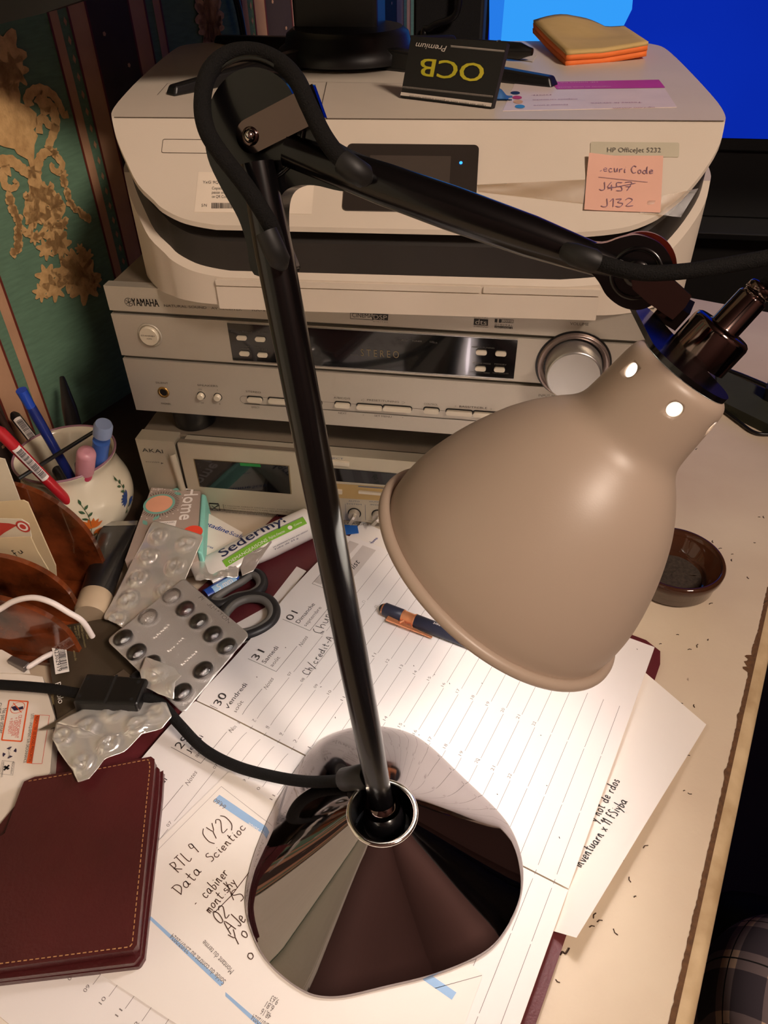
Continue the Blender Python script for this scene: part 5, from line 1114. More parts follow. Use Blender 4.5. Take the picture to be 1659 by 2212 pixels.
c = MS.px(38.5, 1529); m.line(MS, circ(c, .0048)+[circ(c, .0048)[0]], .0004, orange, .0003)
MS.poly(m, ccw([MS.px(*p) for p in ((24, 1528), (28, 1527), (36, 1525), (40, 1529), (50, 1526), (51, 1532), (42, 1534), (31, 1536))]), purp, .0004); m.line(MS, [MS.px(29, 1519), MS.px(47, 1540)], .0005, orange, .0005)
MS.poly(m, ccw([MS.px(*p) for p in ((75, 1544.5), (86, 1545), (69, 1650), (57.5, 1649))]), orange, .0003)
fr2 = [MS.px(*p) for p in ((86, 1545), (107, 1546), (91, 1650), (69, 1650))]
for i in range(4): m.line(MS, [fr2[i], fr2[(i+1) % 4]], .0003, redp, .0003)
for s, p, r, mt, h in (('RESPECTER LES DOSES PRESCRITES', (78, 1548), (62, 1647), ink, .0019), ('LISTE I. UNIQUEMENT SUR ORDONNANCE', (68, 1543), (51, 1649), ink, .0020), ('CE MEDICAMENT', (41, 1546), (32, 1596), redp, .0024), ('+ GROSSESSE', (32, 1551), (25, 1591), redp, .0024), ('= INTERDIT', (22, 1553), (17, 1587), redp, .0024), ('Ne pas utiliser', (6, 1532), (-2, 1586), ink, .0030), ('CHEZ LA FEMME', (-4, 1520), (-14, 1590), ink, .0028), ('MEDICAMENT', (27, 1646), (22, 1674), ink, .0012), ('CYCLAMED', (19, 1613), (17, 1640), inkg, .0014), ('A RAPPORTER EN PHARMACIE', (6, 1646), (2, 1680), ink, .0012)):
    m.text(MS, s, MS.px(*p), MS.px(*r), mt, h, .0004)
c = MS.px(21, 1626)
for k in range(4):
    a0_ = k*PI/2+.5; m.add([MS.at(c.x+.0045*math.cos(a0_+t*.17), c.y+.0045*math.sin(a0_+t*.17), .0003) for t in range(6)]+[MS.at(c.x+.0024*math.cos(a0_+.42), c.y+.0024*math.sin(a0_+.42), .0003)], [tuple(range(7))], purp)
c = MS.px(14.5, 1659); m.line(MS, [c+V((-.0022, 0)), c+V((.0022, 0))], .0014, ink, .0004); m.line(MS, [c+V((0, -.0022)), c+V((0, .0022))], .0014, ink, .0004)
q = [MS.px(*p) for p in ((5, 1643), (32, 1647), (28, 1675), (0, 1672))]
for i in range(4): m.line(MS, [q[i], q[(i+1) % 4]], .0002, inkg, .0003)
m.build('carton', box)
m = MB(); m.prism(ccw([onz(*p, .0160) for p in ((-90, 1395), (5, 1405), (60, 1436), (66, 1456), (-90, 1452))]), (0, 0, .0008), whitec); m.build('leaflet', label='folded white leaflet under the grey cable plug', cat='leaflet')
# ------------------------------------------------------------------ tobacco pouch
pz = .0185; pm = M('dark_brown_plastic_pouch', (66, 56, 44), .28, var=.15, scale=20, bump=.35, bscale=60)
pou = thing('tobacco_pouch', 'dark brown plastic pouch with a white barcode label near the inline switch', 'tobacco pouch', tuple(onz(160, 1450, .0005)))
Qp = [onz(*p, pz) for p in ((96, 1354), (240, 1322), (305, 1478), (122, 1572))]
m = MB(); rz = random.Random(2)
def pf2(s, t, zz=pz):
    p = (Qp[0]*(1-s)+Qp[1]*s)*(1-t)+(Qp[3]*(1-s)+Qp[2]*s)*t
    return V((p.x, p.y, zz+.0010*math.sin(7*s+3*t)*math.sin(5*t+1)-.004*(abs(2*s-1)**4+abs(2*t-1)**6)))
m.grid(lambda s, t: pf2(s, 1-t), 18, 18, pm); 
for k in range(18):
    for f in (lambda x: (x, 0), lambda x: (x, 1), lambda x: (0, x), lambda x: (1, x)):
        a, b = pf2(*f(k/18)), pf2(*f((k+1)/18)); m.add([a, b, V((b.x, b.y, .004)), V((a.x, a.y, .004))], [(0, 1, 2, 3)], pm)
m.build('pouch', pou)
GS = Surf((0, 0, pz+.0009), UU, -NN); m = MB()
GS.poly(m, ccw([GS.px(*p) for p in ((112, 1398), (142, 1391.5), (150, 1451), (120, 1457)) ]), paper, .0002)
rb = random.Random(12); k = 0.06
A_, B_, C_2, D_2 = [GS.px(*p) for p in ((112, 1398), (142, 1391.5), (150, 1451), (120, 1457))]
while k < .93:
    wdt = rb.choice((.012, .02, .03)); f0 = lambda t, s: (A_*(1-t)+D_2*t)*(1-s)+(B_*(1-t)+C_2*t)*s
    GS.poly(m, ccw([f0(k, .42), f0(k, .92), f0(k+wdt, .92), f0(k+wdt, .42)]), ink, .0004); k += wdt+rb.choice((.015, .025))
m.text(GS, '42302919', GS.px(117, 1402), GS.px(125, 1452), ink, .0030, .0004)
gp_ = M('pale_gold_print', (150, 138, 96), .5)
for s, p, r in (('Poeschl Tabak', (181, 1350), (188, 1382)), ('84144 Geisenhausen', (173, 1352), (183, 1400)), ('Allemagne', (166, 1352), (171, 1380)), ('+49 8743 971 0', (159, 1354), (166, 1390)), ('pueblo@poeschl-tobacco.de', (150, 1356), (162, 1428))): m.text(GS, s, GS.px(*p), GS.px(*r), gp_, .0017, .0004)
m.text(GS, 'Pueblo', GS.px(119, 1478), GS.px(127, 1522), paper, .0042, .0006); m.text(GS, 'classic', GS.px(110, 1496), GS.px(114, 1524), gp_, .0020, .0006)
m.build('printed_labels', pou)
# ------------------------------------------------------------------ scissors
sc_s = thing('scissors', 'scissors with dark grey loop handles pointing at the medicine box', 'scissors', tuple(onz(500, 1320, .006)))
bst = M('dull_steel_blade', (150, 140, 130), .32, .9); hg = M('dark_handle_plastic', (34, 33, 35), .45, bump=.1); hgl = M('grey_handle_lining', (104, 102, 98), .5)
def loop(pts, z, nm):
    P = smoothpts([onz(u, v, z) for u, v in pts], 6, True); m = MB(); m.tube(P, .0042, hg, 14, closed=True); lo_ = m.build(nm, sc_s)
    c = sum(P, V((0, 0, 0)))/len(P); m = MB(); m.tube([c+(p-c)*.86+V((0, 0, .0004)) for p in P], .0036, hgl, 12, closed=True); m.build('grey_lining', lo_)
loop(((500, 1372), (478, 1350), (480, 1326), (505, 1300), (540, 1288), (575, 1292), (594, 1312), (592, 1338), (570, 1358), (535, 1372)), .0090, 'handle_loop')
loop(((452, 1300), (490, 1272), (520, 1256), (546, 1238), (564, 1245), (568, 1266), (548, 1283), (510, 1292), (478, 1306)), .0090, 'handle_loop')
m = MB(); P = [onz(*p, z) for p, z in (((478, 1345), .010), ((420, 1382), .012), ((350, 1425), .016), ((285, 1470), .020))]; m.tube(P, [.0050, .0055, .005, .004], hg, 12); m.build('shank', sc_s)
def blade(pts, z0, z1_, nm):
    m = MB(); n = len(pts)//2; q = [onz(u, v, 0.0215) for u, v in pts]; m.prism(ccw(q), (0, 0, .0012), bst); m.build(nm, sc_s)
blade(((86, 1578), (120, 1560), (180, 1521), (240, 1466), (268, 1448), (284, 1462), (262, 1488), (200, 1530), (150, 1562), (110, 1576)), 0, 0, 'blade')
m = MB(); m.prism(ccw([onz(*p, .0200) for p in ((150, 1566), (210, 1535), (262, 1490), (300, 1468), (315, 1480), (270, 1520), (215, 1552), (168, 1582))]), (0, 0, .0012), M('dark_blade_back', (50, 46, 42), .4, .6)); m.build('blade', sc_s)
# blue lighter-like tube under the scissors
t = thing('glue_stick', 'small blue tube with a pale label under the scissors handles', 'tube', tuple(onz(470, 1290, .004)))
a, b = onz(515, 1248, .0095), onz(445, 1288, .0095); m = MB(); m.lathe([(0, .004), (.002, .006), ((b-a).length, .006)], a, b-a, M('cobalt_plastic', (34, 76, 170), .3), 24, True, True); m.build('body', t)
RS = RodS(a, (b-a).normalized(), .0061); m = MB()
for k in range(6): m.add([RS.at(x, -.005+.010*(k+d_)/6, .0002) for x, d_ in ((.004, 0), (.026, 0), (.026, 1), (.004, 1))], [(0, 1, 2, 3)], M('pale_blue_label', (150, 190, 224), .4) if k == 0 else bpy.data.materials['pale_blue_label'])
m.text(RS, '5 mm', (.022, .001), (.008, .001), paper, .0050, .0005); m.build('label', t)
# ------------------------------------------------------------------ blister packs
foil = M('creased_aluminium_foil', (240, 237, 232), .28, .72, var=.03, scale=60, bump=.22, bscale=70)
foil2 = M('embossed_aluminium_foil', (220, 216, 214), .36, .74, var=.02, scale=60, bump=.4, bscale=1600)
pill = M('dark_brown_capsule', (24, 16, 14), .1, coat=.6); pillr = M('burgundy_capsule', (60, 24, 28), .1, coat=.6); domem = CLEAR('clear_blister_dome', (.96, .94, .92), .10, .06)
def blister(name, label, quad, z, pockets, mat, pr_, hd, crumple=.0, filled=None, nx=46, ny=46, outline=None, emb=None, group='blister packs on the desk', seed=1, zs=None):
    zs = zs or [z]*4
    Qb = [onz(q[0], q[1], zz) for q, zz in zip(quad, zs)]
    O_ = sum(Qb, V((0, 0, 0)))/4; exb = ((Qb[1]-Qb[0])+(Qb[2]-Qb[3])).normalized(); eyb = ((Qb[3]-Qb[0])+(Qb[2]-Qb[1])); nrm = exb.cross(eyb).normalized()
    if nrm.z < 0: nrm = -nrm
    eyb = nrm.cross(exb); S = Surf(O_, exb, eyb)
    P2 = [S.px(*q) for q in pockets]; t = thing(name, label, 'blister pack', tuple(O_-V((0, 0, .004))), group); rn = random.Random(seed)
    cr = [(rn.uniform(-1, 1), rn.uniform(-1, 1), rn.uniform(40, 160), rn.uniform(0, 6), rn.uniform(.3, 1)) for _ in range(9)]
    pk = [[(rn.uniform(0, 2*PI), rn.uniform(.4, 1)) for _ in range(4)] for _ in P2]
    C2 = [V(((q-O_).dot(S.ex), (q-O_).dot(S.ey))) for q in Qb]
    if outline: OL = [S.px(*q) for q in outline]
    def h_at(p):
        h = 0
        for a, b, f, ph, am in cr: h += crumple*am*abs(math.sin((a*p.x+b*p.y)*f+ph))
        for i, c in enumerate(P2):
            r = (p-c).length/pr_
            if filled is None or i not in filled:
                if r < 1.25:
                    dome = hd*(1-min(1, r)**4)*.75+ (.0006 if 1 <= r < 1.15 else 0)
                    an = math.atan2(p.y-c.y, p.x-c.x); dent = 0
                    for a_, am in pk[i]: dent += am*max(0, math.cos((an-a_)*2.5))*max(0, 1-r)*.5+am*.35*abs(math.sin(r*7+a_*3))*max(0, 1-r)
                    h += dome*(1-min(.95, dent))
            elif r < 1.15: h += .0009*math.exp(-((r-1)/.09)**2)
        return h
    m = MB()
    def pt2(s, tt):
        if outline:                                    # radial sheet for torn pieces
            k = s*len(OL); i = int(k) % len(OL); f = k-int(k); b = OL[i]*(1-f)+OL[(i+1) % len(OL)]*f; return b*tt+cen*(1-tt)
        return (C2[0]*(1-s)+C2[1]*s)*(1-tt)+(C2[3]*(1-s)+C2[2]*s)*tt
    if outline:
        cen = sum(OL, V((0, 0)))/len(OL)
        m.grid(lambda s, tt: (lambda p: S.at(p.x, p.y, h_at(p)))(pt2(s, max(.001, tt))), nx*2, ny//2, mat)
    else:
        def rc(s, tt):                                   # rounded corners
            x, y = 2*s-1, 2*tt-1; k = .012
            if abs(x) > .9 and abs(y) > .9:
                ax, ay = (abs(x)-.9)/.1, (abs(y)-.9)/.1; r = math.hypot(ax, ay); mxx = max(ax, ay)
                if r > 1e-6: ax, ay = ax*mxx/r, ay*mxx/r
                x = math.copysign(.9+.1*ax, x); y = math.copysign(.9+.1*ay, y)
            return (x+1)/2, (y+1)/2
        m.grid(lambda s, tt: (lambda p: S.at(p.x, p.y, h_at(p)))(pt2(*rc(s, tt))), nx, ny, mat)
    if emb: emb(m, S)
    m.build('foil_sheet', t, solid=.0004)
    if filled:
        for i, c in enumerate(P2):
            if i in filled:
                ang = math.atan2(*(lambda v: (v.y, v.x))((S.px(*pockets[i])+V((0, 0)))-S.px(pockets[i][0]-10, pockets[i][1]+10)))
                Mx = Matrix((S.ex, S.ey, S.en)).transposed() @ Matrix.Rotation(ang, 3, 'Z')
                if filled[i]: mm = MB(); mm.ball(S.at(c.x, c.y, .0022), 1, filled[i], (pr_*.90, pr_*.66, .0034), Mx); mm.build('capsule', t)
                mm = MB(); mm.ball(S.at(c.x, c.y, .0016), 1, domem, (pr_*1.0, pr_*.80, .0045), Mx, 24, 12); mm.build('clear_pocket', t)
    return t
Zb = lambda x, y: (200+x/2.765, 1030+y/2.765)
def embB(m, S):  # emboss: glints painted as white flecks, relief tone as grey lettering
    for c in ((415, 930), (500, 1010), (580, 1090)):
        for k in range(14):
            a = S.px(*Zb(c[0]-48+7*k, c[1]+45-6.4*k)); 
            m.line(S, [a, a+V((.0007*((k*7) % 3-1), .0012*((k*5) % 3-1)+.0004))], .0012, paper, .0007+.0002*(k % 3))
    m.text(S, 'PHARMATON', S.px(*Zb(632, 728)), S.px(*Zb(812, 880)), inkg, .0034, .0009)
    for k in range(120):
        pass
blister('blister_pack', 'silver blister pack with dark capsules lying against the diary', ((232, 1388), (396, 1246), (540, 1376), (396, 1540)), .030,
        [Zb(*p) for p in ((475, 720), (332, 845), (185, 970), (265, 1055), (350, 1125), (555, 797), (635, 870), (718, 948), (802, 1020), (662, 1163), (535, 1295))], foil2, .0082, .004, .00012,
        {0: None, 1: None, 2: pill, 3: pill, 4: pill, 5: pillr, 6: pill, 7: pill, 8: pill, 9: pill, 10: pill}, 70, 70, emb=embB, seed=3, zs=[.0300, .0330, .0235, .0275])
Za = lambda x, y: (x/3.318, 800+y/3.318)
blister('blister_pack', 'long emptied silver blister strip lying on the tissue packet', ((333, 1128), (442, 1160), (345, 1395), (224, 1340)), .03,
        [Za(*p) for p in ((1145, 1205), (1340, 1257), (1070, 1352), (1265, 1420), (1000, 1500), (1190, 1590), (925, 1655), (845, 1800))], foil, .0082, .0048, .0005, None, 60, 90, seed=5, zs=[.0345, .0345, .0185, .0190])
blister('blister_pack', 'crumpled empty foil blister half over the burgundy wallet', ((125, 1570), (370, 1530), (353, 1600), (172, 1697)), .03,
        [Za(*p) for p in ((635, 2580), (460, 2660), (790, 2700), (600, 2840), (990, 2570), (830, 2470), (1130, 2480))], foil, .0078, .0046, .0012, None, 60, 50,
        outline=((125, 1570), (193, 1533), (280, 1520), (362, 1528), (374, 1557), (353, 1578), (310, 1594), (271, 1630), (229, 1648), (196, 1690), (172, 1697), (160, 1672), (130, 1630), (118, 1605)), seed=9, zs=[.028, .028, .028, .030])
blister('blister_pack', 'torn matte corner of foil blister beside the inline switch', ((313, 1428), (395, 1460), (380, 1520), (312, 1490)), .032,
        [(343, 1468), (386, 1496)], foil, .0066, .003, .0014, None, 40, 30, outline=((316, 1427), (338, 1438), (380, 1452), (395, 1468), (384, 1486), (378, 1520), (345, 1510), (312, 1490), (306, 1462)), seed=13, zs=[.031]*4)
blister('blister_pack', 'small grey foil blister tucked under the white tube', ((408, 1222), (522, 1190), (515, 1250), (425, 1262)), .014,
        [(502, 1227), (482, 1249), (436, 1256)], foil, .0062, .003, .0008, None, 40, 36, seed=17, zs=[.014]*4)
blister('foil_scrap', 'torn white foil scrap standing on the burgundy folder beside the tube', ((531, 1175), (590, 1150), (585, 1190), (525, 1250)), .02,
        [(553, 1186), (548, 1212)], M('white_backed_foil', (214, 206, 200), .3, .6, var=.05, bump=.5, bscale=120), .0052, .002, .0016, None, 40, 30, outline=((531, 1178), (556, 1172), (580, 1156), (588, 1178), (576, 1194), (563, 1216), (548, 1240), (524, 1250), (520, 1232), (529, 1205)), seed=19, zs=[.022, .024, .018, .012])
# ------------------------------------------------------------------ tissue packet
Zt = .031; tp = thing('tissue_packet', 'grey and turquoise packet of paper tissues leaning on the cassette deck', 'tissues', tuple(onz(360, 1120, .0005)))
tg = M('grey_taupe_film', (166, 148, 136), .35, var=.03, bump=.3, bscale=60); tq = M('turquoise_tissue', (130, 196, 182), .6, bump=.4, bscale=120); tq2 = M('turquoise_print', (120, 178, 164), .4); pe = M('peach_print', (232, 166, 134), .4); dk = M('dark_brown_print', (70, 56, 50), .5); wh = M('white_print', (236, 228, 222), .5); rd = M('coral_red_print', (226, 72, 48), .5)
q = [onz(*p, Zt) for p in ((327, 1053), (436, 1056), (424, 1188), (270, 1210))]
for k, p in enumerate(q):
    if p.y > -.0105: q[k] = V((p.x, -.0105, p.z))
m = MB(); lo = [V((p.x, p.y, .0010)) for p in q]; m.hexa([lo[3], lo[2], lo[1], lo[0]], [q[3], q[2], q[1], q[0]], tg)
TSu = Surf((0, 0, Zt), (1, 0, 0), (0, 1, 0))
def tx(l): return ccw([TSu.px(*p) for p in l])
c = TSu.px(344, 1089)
qq = [p.to_2d() for p in q]
def inq(p): return len({((qq[(i+1) % 4]-qq[i]).cross(p-qq[i]) > 0) for i in range(4)}) == 1
for k in range(44):
    a_ = 2*PI*k/44; d = V((math.cos(a_), math.sin(a_)*1.0))
    if not inq(c+d*.019): continue
    m.line(TSu, [c+d*.0150, c+d*.0185], .0006, dk, .0003)
    if k % 2 == 0 and inq(c+d*.0225): TSu.poly(m, circ(c+d*.0215, .0006, 6), wh, .0003)
TSu.poly(m, circ(c, .0145), tq2, .0003); TSu.poly(m, circ(c, .0122), pe, .0005)
for dxx in (0, .0004, .0008): m.text(TSu, 'Home', TSu.px(401, 1056)+V((dxx, 0)), TSu.px(386, 1124)+V((dxx, 0)), wh, .0125, .0004+dxx*.1)
TSu.poly(m, circ(TSu.px(416, 1150), .009, 20), rd, .0003); 
for cx_, cy_, an in ((372, 1058, .3), (376, 1064, -.3), (330, 1125, 1.2), (318, 1135, 2.4)): petal(m, TSu.px(cx_, cy_), an, .009, .002, tq2, TSu)
TSu.poly(m, tx(((336, 1128), (382, 1125), (376, 1150), (340, 1158))), wh, .0004); m.text(TSu, 'DERMASSEL', TSu.px(342, 1134), TSu.px(378, 1130), inkg, .002, .0006)
m.text(TSu, 'Perfect', TSu.px(330, 1060), TSu.px(352, 1058), wh, .003, .0004)
m.build('printed_wrapper', tp, bevel=.002)
m = MB(); a_, b_2 = q[1], q[2]; m.hexa([V((b_2.x+.0002, b_2.y, .002)), V((b_2.x+.006, b_2.y, .002)), V((a_.x+.006, a_.y, .002)), V((a_.x+.0002, a_.y, .002))], [V((b_2.x+.0002, b_2.y, Zt-.002)), V((b_2.x+.005, b_2.y, Zt-.003)), V((a_.x+.005, a_.y, Zt-.003)), V((a_.x+.0002, a_.y, Zt-.002))], tq); m.build('tissue_edge', tp, bevel=.002)
# ------------------------------------------------------------------ antiseptic box
bz = .0130; m = MB(); t = thing('antiseptic_box', 'white box with blue lettering between the tissue packet and the cassette deck', 'medicine box', tuple(onz(480, 1170, .0005)))
q = [onz(*p, bz) for p in ((428, 1096), (524, 1150), (470, 1232), (420, 1210))]; q = [V((p.x, min(p.y, -.0095), p.z)) for p in q]; m.prism(ccw([V((p.x, p.y, .0036)) for p in q]), (0, 0, bz-.0036), whitec)
BS = Surf((0, 0, bz), (1, 0, 0), (0, 1, 0)); blt = M('royal_blue_print', (44, 74, 150), .5)
m.text(BS, 'Betadine', BS.px(432, 1131), BS.px(491, 1153), blt, .0052, .0003); m.text(BS, 'Betadine', BS.px(432.7, 1131), BS.px(491.7, 1153), blt, .0052, .00035); m.text(BS, 'Scalp', BS.px(494, 1154), BS.px(524, 1165), blt, .0048, .0003); m.text(BS, 'pelliculaires', BS.px(420, 1171), BS.px(459, 1186), blt, .0026, .0003)
m.build('carton', t)
# ------------------------------------------------------------------ cream tube
a, b = onz(440, 1228, .018), onz(668, 1122, .020); d = (b-a).normalized(); L = (b-a).length; sd = d.cross(V((0, 0, 1))).normalized()
tb2 = thing('cream_tube', 'white and green cream tube lying on the burgundy folder', 'tube', tuple((a+b)/2-V((0, 0, .013))))
tw = M('glossy_white_laminate', (232, 228, 222), .25, coat=.3); tgr = M('lime_green_print', (120, 180, 50), .35); tnv = M('navy_print', (36, 44, 84), .4)
class TubeS:
    def prof(s, x):
        k = max(0, min(1, x/L)); return .0172-.002*k, .0026+.0112*min(1, k*1.8)**.8
    def at(s, x, y, h=0):
        hw, hh = s.prof(x); an = y/.0145-.32; return a+d*x-sd*((hw+h)*math.sin(an)) * -1 + V((0, 0, 1))*((hh+h)*math.cos(an)-.004) if False else a+d*x-sd*((hw+h)*math.sin(an))*1+V((0, 0, (hh+h)*math.cos(an)-.004))
TU = TubeS(); m = MB()
m.grid(lambda s, t: TU.at(L*s, (t-.5)*2*PI*.0145), 30, 48, tw); m.add([TU.at(L, (k/24-.5)*2*PI*.0145) for k in range(24)], [tuple(range(24))], tw)
m.build('tube_body', tb2)
m = MB()
def bandp(x0, x1, y0, y1, mt, h): m.grid(lambda s, t: TU.at(x0+(x1-x0)*s, y0+(y1-y0)*t, h), 20, 8, mt)
bandp(.016, L-.008, -.0060, .0010, tgr, .0003)
bandp(.016, L-.008, .0010, .0018, M('grey_print_line', (130, 134, 130), .5), .0003)
for dxx in (0, .0004): m.text(TU, 'Sedermyl', (.018+dxx, .0036), (L-.024+dxx, .0036), tnv, .0098, .0007+dxx*.1)
m.text(TU, 'DEMANGEAISONS', (.020, -.0048), (.058, -.0048), paper, .0028, .0007); m.text(TU, "Piqûres d'insectes", (.060, -.0044), (L-.030, -.0044), paper, .0022, .0007)
m.text(TU, 'Lire attentivement la notice avant utilisation', (.060, -.0125), (L-.010, -.0125), tnv, .0014, .0004); m.text(TU, 'Tube de 35 g', (.060, -.0150), (.085, -.0150), tnv, .0014, .0004)
TU2 = TU
m.add([TU.at(L-.024+.0022*math.cos(k*PI/8), -.0028+.0018*math.sin(k*PI/8), .0007) for k in range(16)], [tuple(range(16))], paper); m.text(TU, 'Creme', (L-.020, -.0036), (L-.012, -.0036), paper, .0018, .0007)
m.build('printed_label', tb2)
m = MB(); m.lathe([(0, .0085), (.014, .0080)], b+V((0, 0, .000)), d, tw, 32, True, True); m.build('tube_cap', tb2)
# ------------------------------------------------------------------ dark cosmetic tube
a2, b2 = onz(256, 1138, .026), onz(208, 1288, .020); d2_ = (b2-a2).normalized(); L2_ = (b2-a2).length; s2 = d2_.cross(V((0, 0, 1))).normalized()
ct = thing('cosmetic_tube', 'black squeezed tube with a beige cap lying behind the letter holder', 'tube', tuple((a2+b2)/2-V((0, 0, .02))))
bt = M('glossy_black_laminate', (26, 25, 26), .28, coat=.4, bump=.3, bscale=60)
def bf(s, t):
    an = 2*PI*t; hw = .0165-.0035*s; hh = .0012+.0115*s**.8; return a2+d2_*L2_*s+s2*hw*math.cos(an)+V((0, 0, hh*math.sin(an)))
m = MB(); m.grid(bf, 20, 28, bt); m.build('tube_body', ct)
m = MB(); m.lathe([(-.001, .0128), (0, .0132), (.016, .0134), (.0175, .0128), (.020, .012)], b2, d2_, M('beige_plastic_cap', (178, 158, 132), .35), 36, False, True); m.build('tube_cap', ct)
m = MB(); m.hexa([bf(0, 0)+d2_*.0-V((0, 0, .0012)), bf(0, .5)-V((0, 0, .0012)), bf(0, .5)-d2_*.006-V((0, 0, .0012)), bf(0, 0)-d2_*.006-V((0, 0, .0012))], [bf(0, 0)+V((0, 0, .0014)), bf(0, .5)+V((0, 0, .0014)), bf(0, .5)-d2_*.006+V((0, 0, .0012)), bf(0, 0)-d2_*.006+V((0, 0, .0012))], steel); m.build('crimped_end', ct)
sheetpoly('blue_booklet', ((700, 1132), (772, 1137), (775, 1152), (705, 1160)), .0050, 'blue edged booklet between the lamp arm and the cassette deck', cat='booklet', mat=M('blue_cover', (36, 96, 176), .4), th=.0010)
# ------------------------------------------------------------------ wallet
wl_ = thing('wallet', 'burgundy leather wallet with tan stitching at the lower left', 'wallet', tuple(onz(150, 1880, .0105)))
lea = M('burgundy_leather', (70, 22, 24), .36, var=.18, scale=14, bump=.35, bscale=420, coat=.15); lea2 = M('worn_leather_edge', (92, 44, 30), .5, var=.2, bump=.3); stt = M('tan_thread', (176, 130, 84), .6)
def leaf(pts, z0, z1_, nm, stitch, round_=.004):
    q = ccw([onz(*p, z1_) for p in pts]); q = [V((p.x, p.y, z0)) for p in q]; m = MB(); m.prism(q, (0, 0, z1_-z0), lea)
    S = Surf((0, 0, z1_), (1, 0, 0), (0, 1, 0)); W_ = [S.px(*p).to_3d() for p in stitch]; P = [W_[i]+(W_[i+1]-W_[i])*(j/24) for i in range(len(W_)-1) for j in range(24)]+[W_[-1]]
    dist = [0]
    for i in range(1, len(P)): dist.append(dist[-1]+(P[i]-P[i-1]).length)
    def at_(x):
        for i in range(1, len(P)):
            if dist[i] >= x: f = (x-dist[i-1])/max(1e-9, dist[i]-dist[i-1]); return P[i-1]*(1-f)+P[i]*f
        return P[-1]
    x = 0
    while x < dist[-1]-.002: m.line(S, [at_(x), at_(x+.0019)], .0006, stt, .0004); x += .0031
    return m.build(nm, wl_, bevel=.0016)
leaf(((70, 1716), (170, 1700), (345, 1668), (353, 1664), (350, 1720), (312, 2068), (300, 2088), (-60, 2130), (-80, 1900)), .0106, .0150, 'back_cover', ((346, 1672), (306, 2072), (-60, 2120)))
leaf(((60, 1706), (338, 1655), (345, 1662), (342, 1720), (303, 2064), (290, 2080), (-60, 2122), (-80, 1880)), .0155, .0195, 'inner_flap', ((336, 1664), (297, 2064)))
leaf(((46, 1702), (52, 1688), (75, 1678), (200, 1660), (326, 1634), (334, 1640), (333, 1665), (296, 2040), (288, 2052), (-60, 2100), (-80, 1860), (10, 1800)), .0200, .0268, 'front_cover', ((62, 1688), (200, 1664), (322, 1641), (324, 1660), (286, 2040), (280, 2046), (-60, 2090)))
# ------------------------------------------------------------------ sitter in plaid trousers, knees under the desk edge
def plaid():
    m = bpy.data.materials.new('dark_plaid_flannel'); m.use_nodes = True; N = m.node_tree.nodes; L = m.node_tree.links; b = N['Principled BSDF']; b.inputs['Roughness'].default_value = .9
    tc = N.new('ShaderNodeTexCoord'); mp = N.new('ShaderNodeMapping'); mp.inputs['Rotation'].default_value = (0.3, 0.5, .6); L.new(tc.outputs['Object'], mp.inputs[0]); sx = N.new('ShaderNodeSeparateXYZ'); L.new(mp.outputs[0], sx.inputs[0])
    def stripes(out, per, duty, ph):
        a = N.new('ShaderNodeMath'); a.operation = 'MULTIPLY_ADD'; a.inputs[1].default_value = 1/per; a.inputs[2].default_value = ph; L.new(out, a.inputs[0])
        f = N.new('ShaderNodeMath'); f.operation = 'FRACT'; L.new(a.outputs[0], f.inputs[0]); g = N.new('ShaderNodeMath'); g.operation = 'LESS_THAN'; g.inputs[1].default_value = duty; L.new(f.outputs[0], g.inputs[0]); return g.outputs[0]
    def mix(fac, c0, c1, k=1.0):
        x = N.new('ShaderNodeMix'); x.data_type = 'RGBA'; mm = N.new('ShaderNodeMath'); mm.operation = 'MULTIPLY'; mm.inputs[1].default_value = k; L.new(fac, mm.inputs[0]); L.new(mm.outputs[0], x.inputs[0])
        if isinstance(c0, tuple): x.inputs[6].default_value = c0
        else: L.new(c0, x.inputs[6])
        x.inputs[7].default_value = c1; return x.outputs[2]
    s1 = stripes(sx.outputs[0], .040, .36, 0); s2 = stripes(sx.outputs[1], .040, .36, .2)
    mu = N.new('ShaderNodeMath'); mu.operation = 'MULTIPLY'; L.new(s1, mu.inputs[0]); L.new(s2, mu.inputs[1])
    base = srgb((76, 68, 78))+(1,); lt = srgb((180, 160, 160))+(1,)
    c = mix(s1, base, lt, .45); c = mix(s2, c, lt, .45); c = mix(mu.outputs[0], c, srgb((235, 205, 176))+(1,), .9)
    t1 = stripes(sx.outputs[0], .040, .03, .83); t2 = stripes(sx.outputs[1], .040, .03, 1.02); c = mix(t1, c, (.01, .01, .012, 1)); c = mix(t2, c, (.01, .01, .012, 1)); L.new(c, b.inputs['Base Color']); return m
pla = plaid(); shirt = M('dark_shirt', (34, 30, 34), .9, bump=.4, bscale=60); skin = M('skin', (190, 140, 112), .55, bump=.1); hair = M('dark_hair', (40, 28, 20), .7)
def skinned(name, nodes, edges, rad, mat, parent=None, sub=2, root=0, tag=None):
    me = bpy.data.meshes.new(name); o0 = wloc(parent) if parent else V(nodes[root]); me.from_pydata([tuple(V(p)-o0) for p in nodes], edges, []); o = bpy.data.objects.new(name, me); col.objects.link(o)
    if parent: o.parent = parent
    else: o.location = o0
    o['_w'] = list(o0); sk = o.modifiers.new('skin', 'SKIN'); sk.use_smooth_shade = True
    if not me.skin_vertices: me.attributes.new('x', 'FLOAT', 'POINT')
    return o
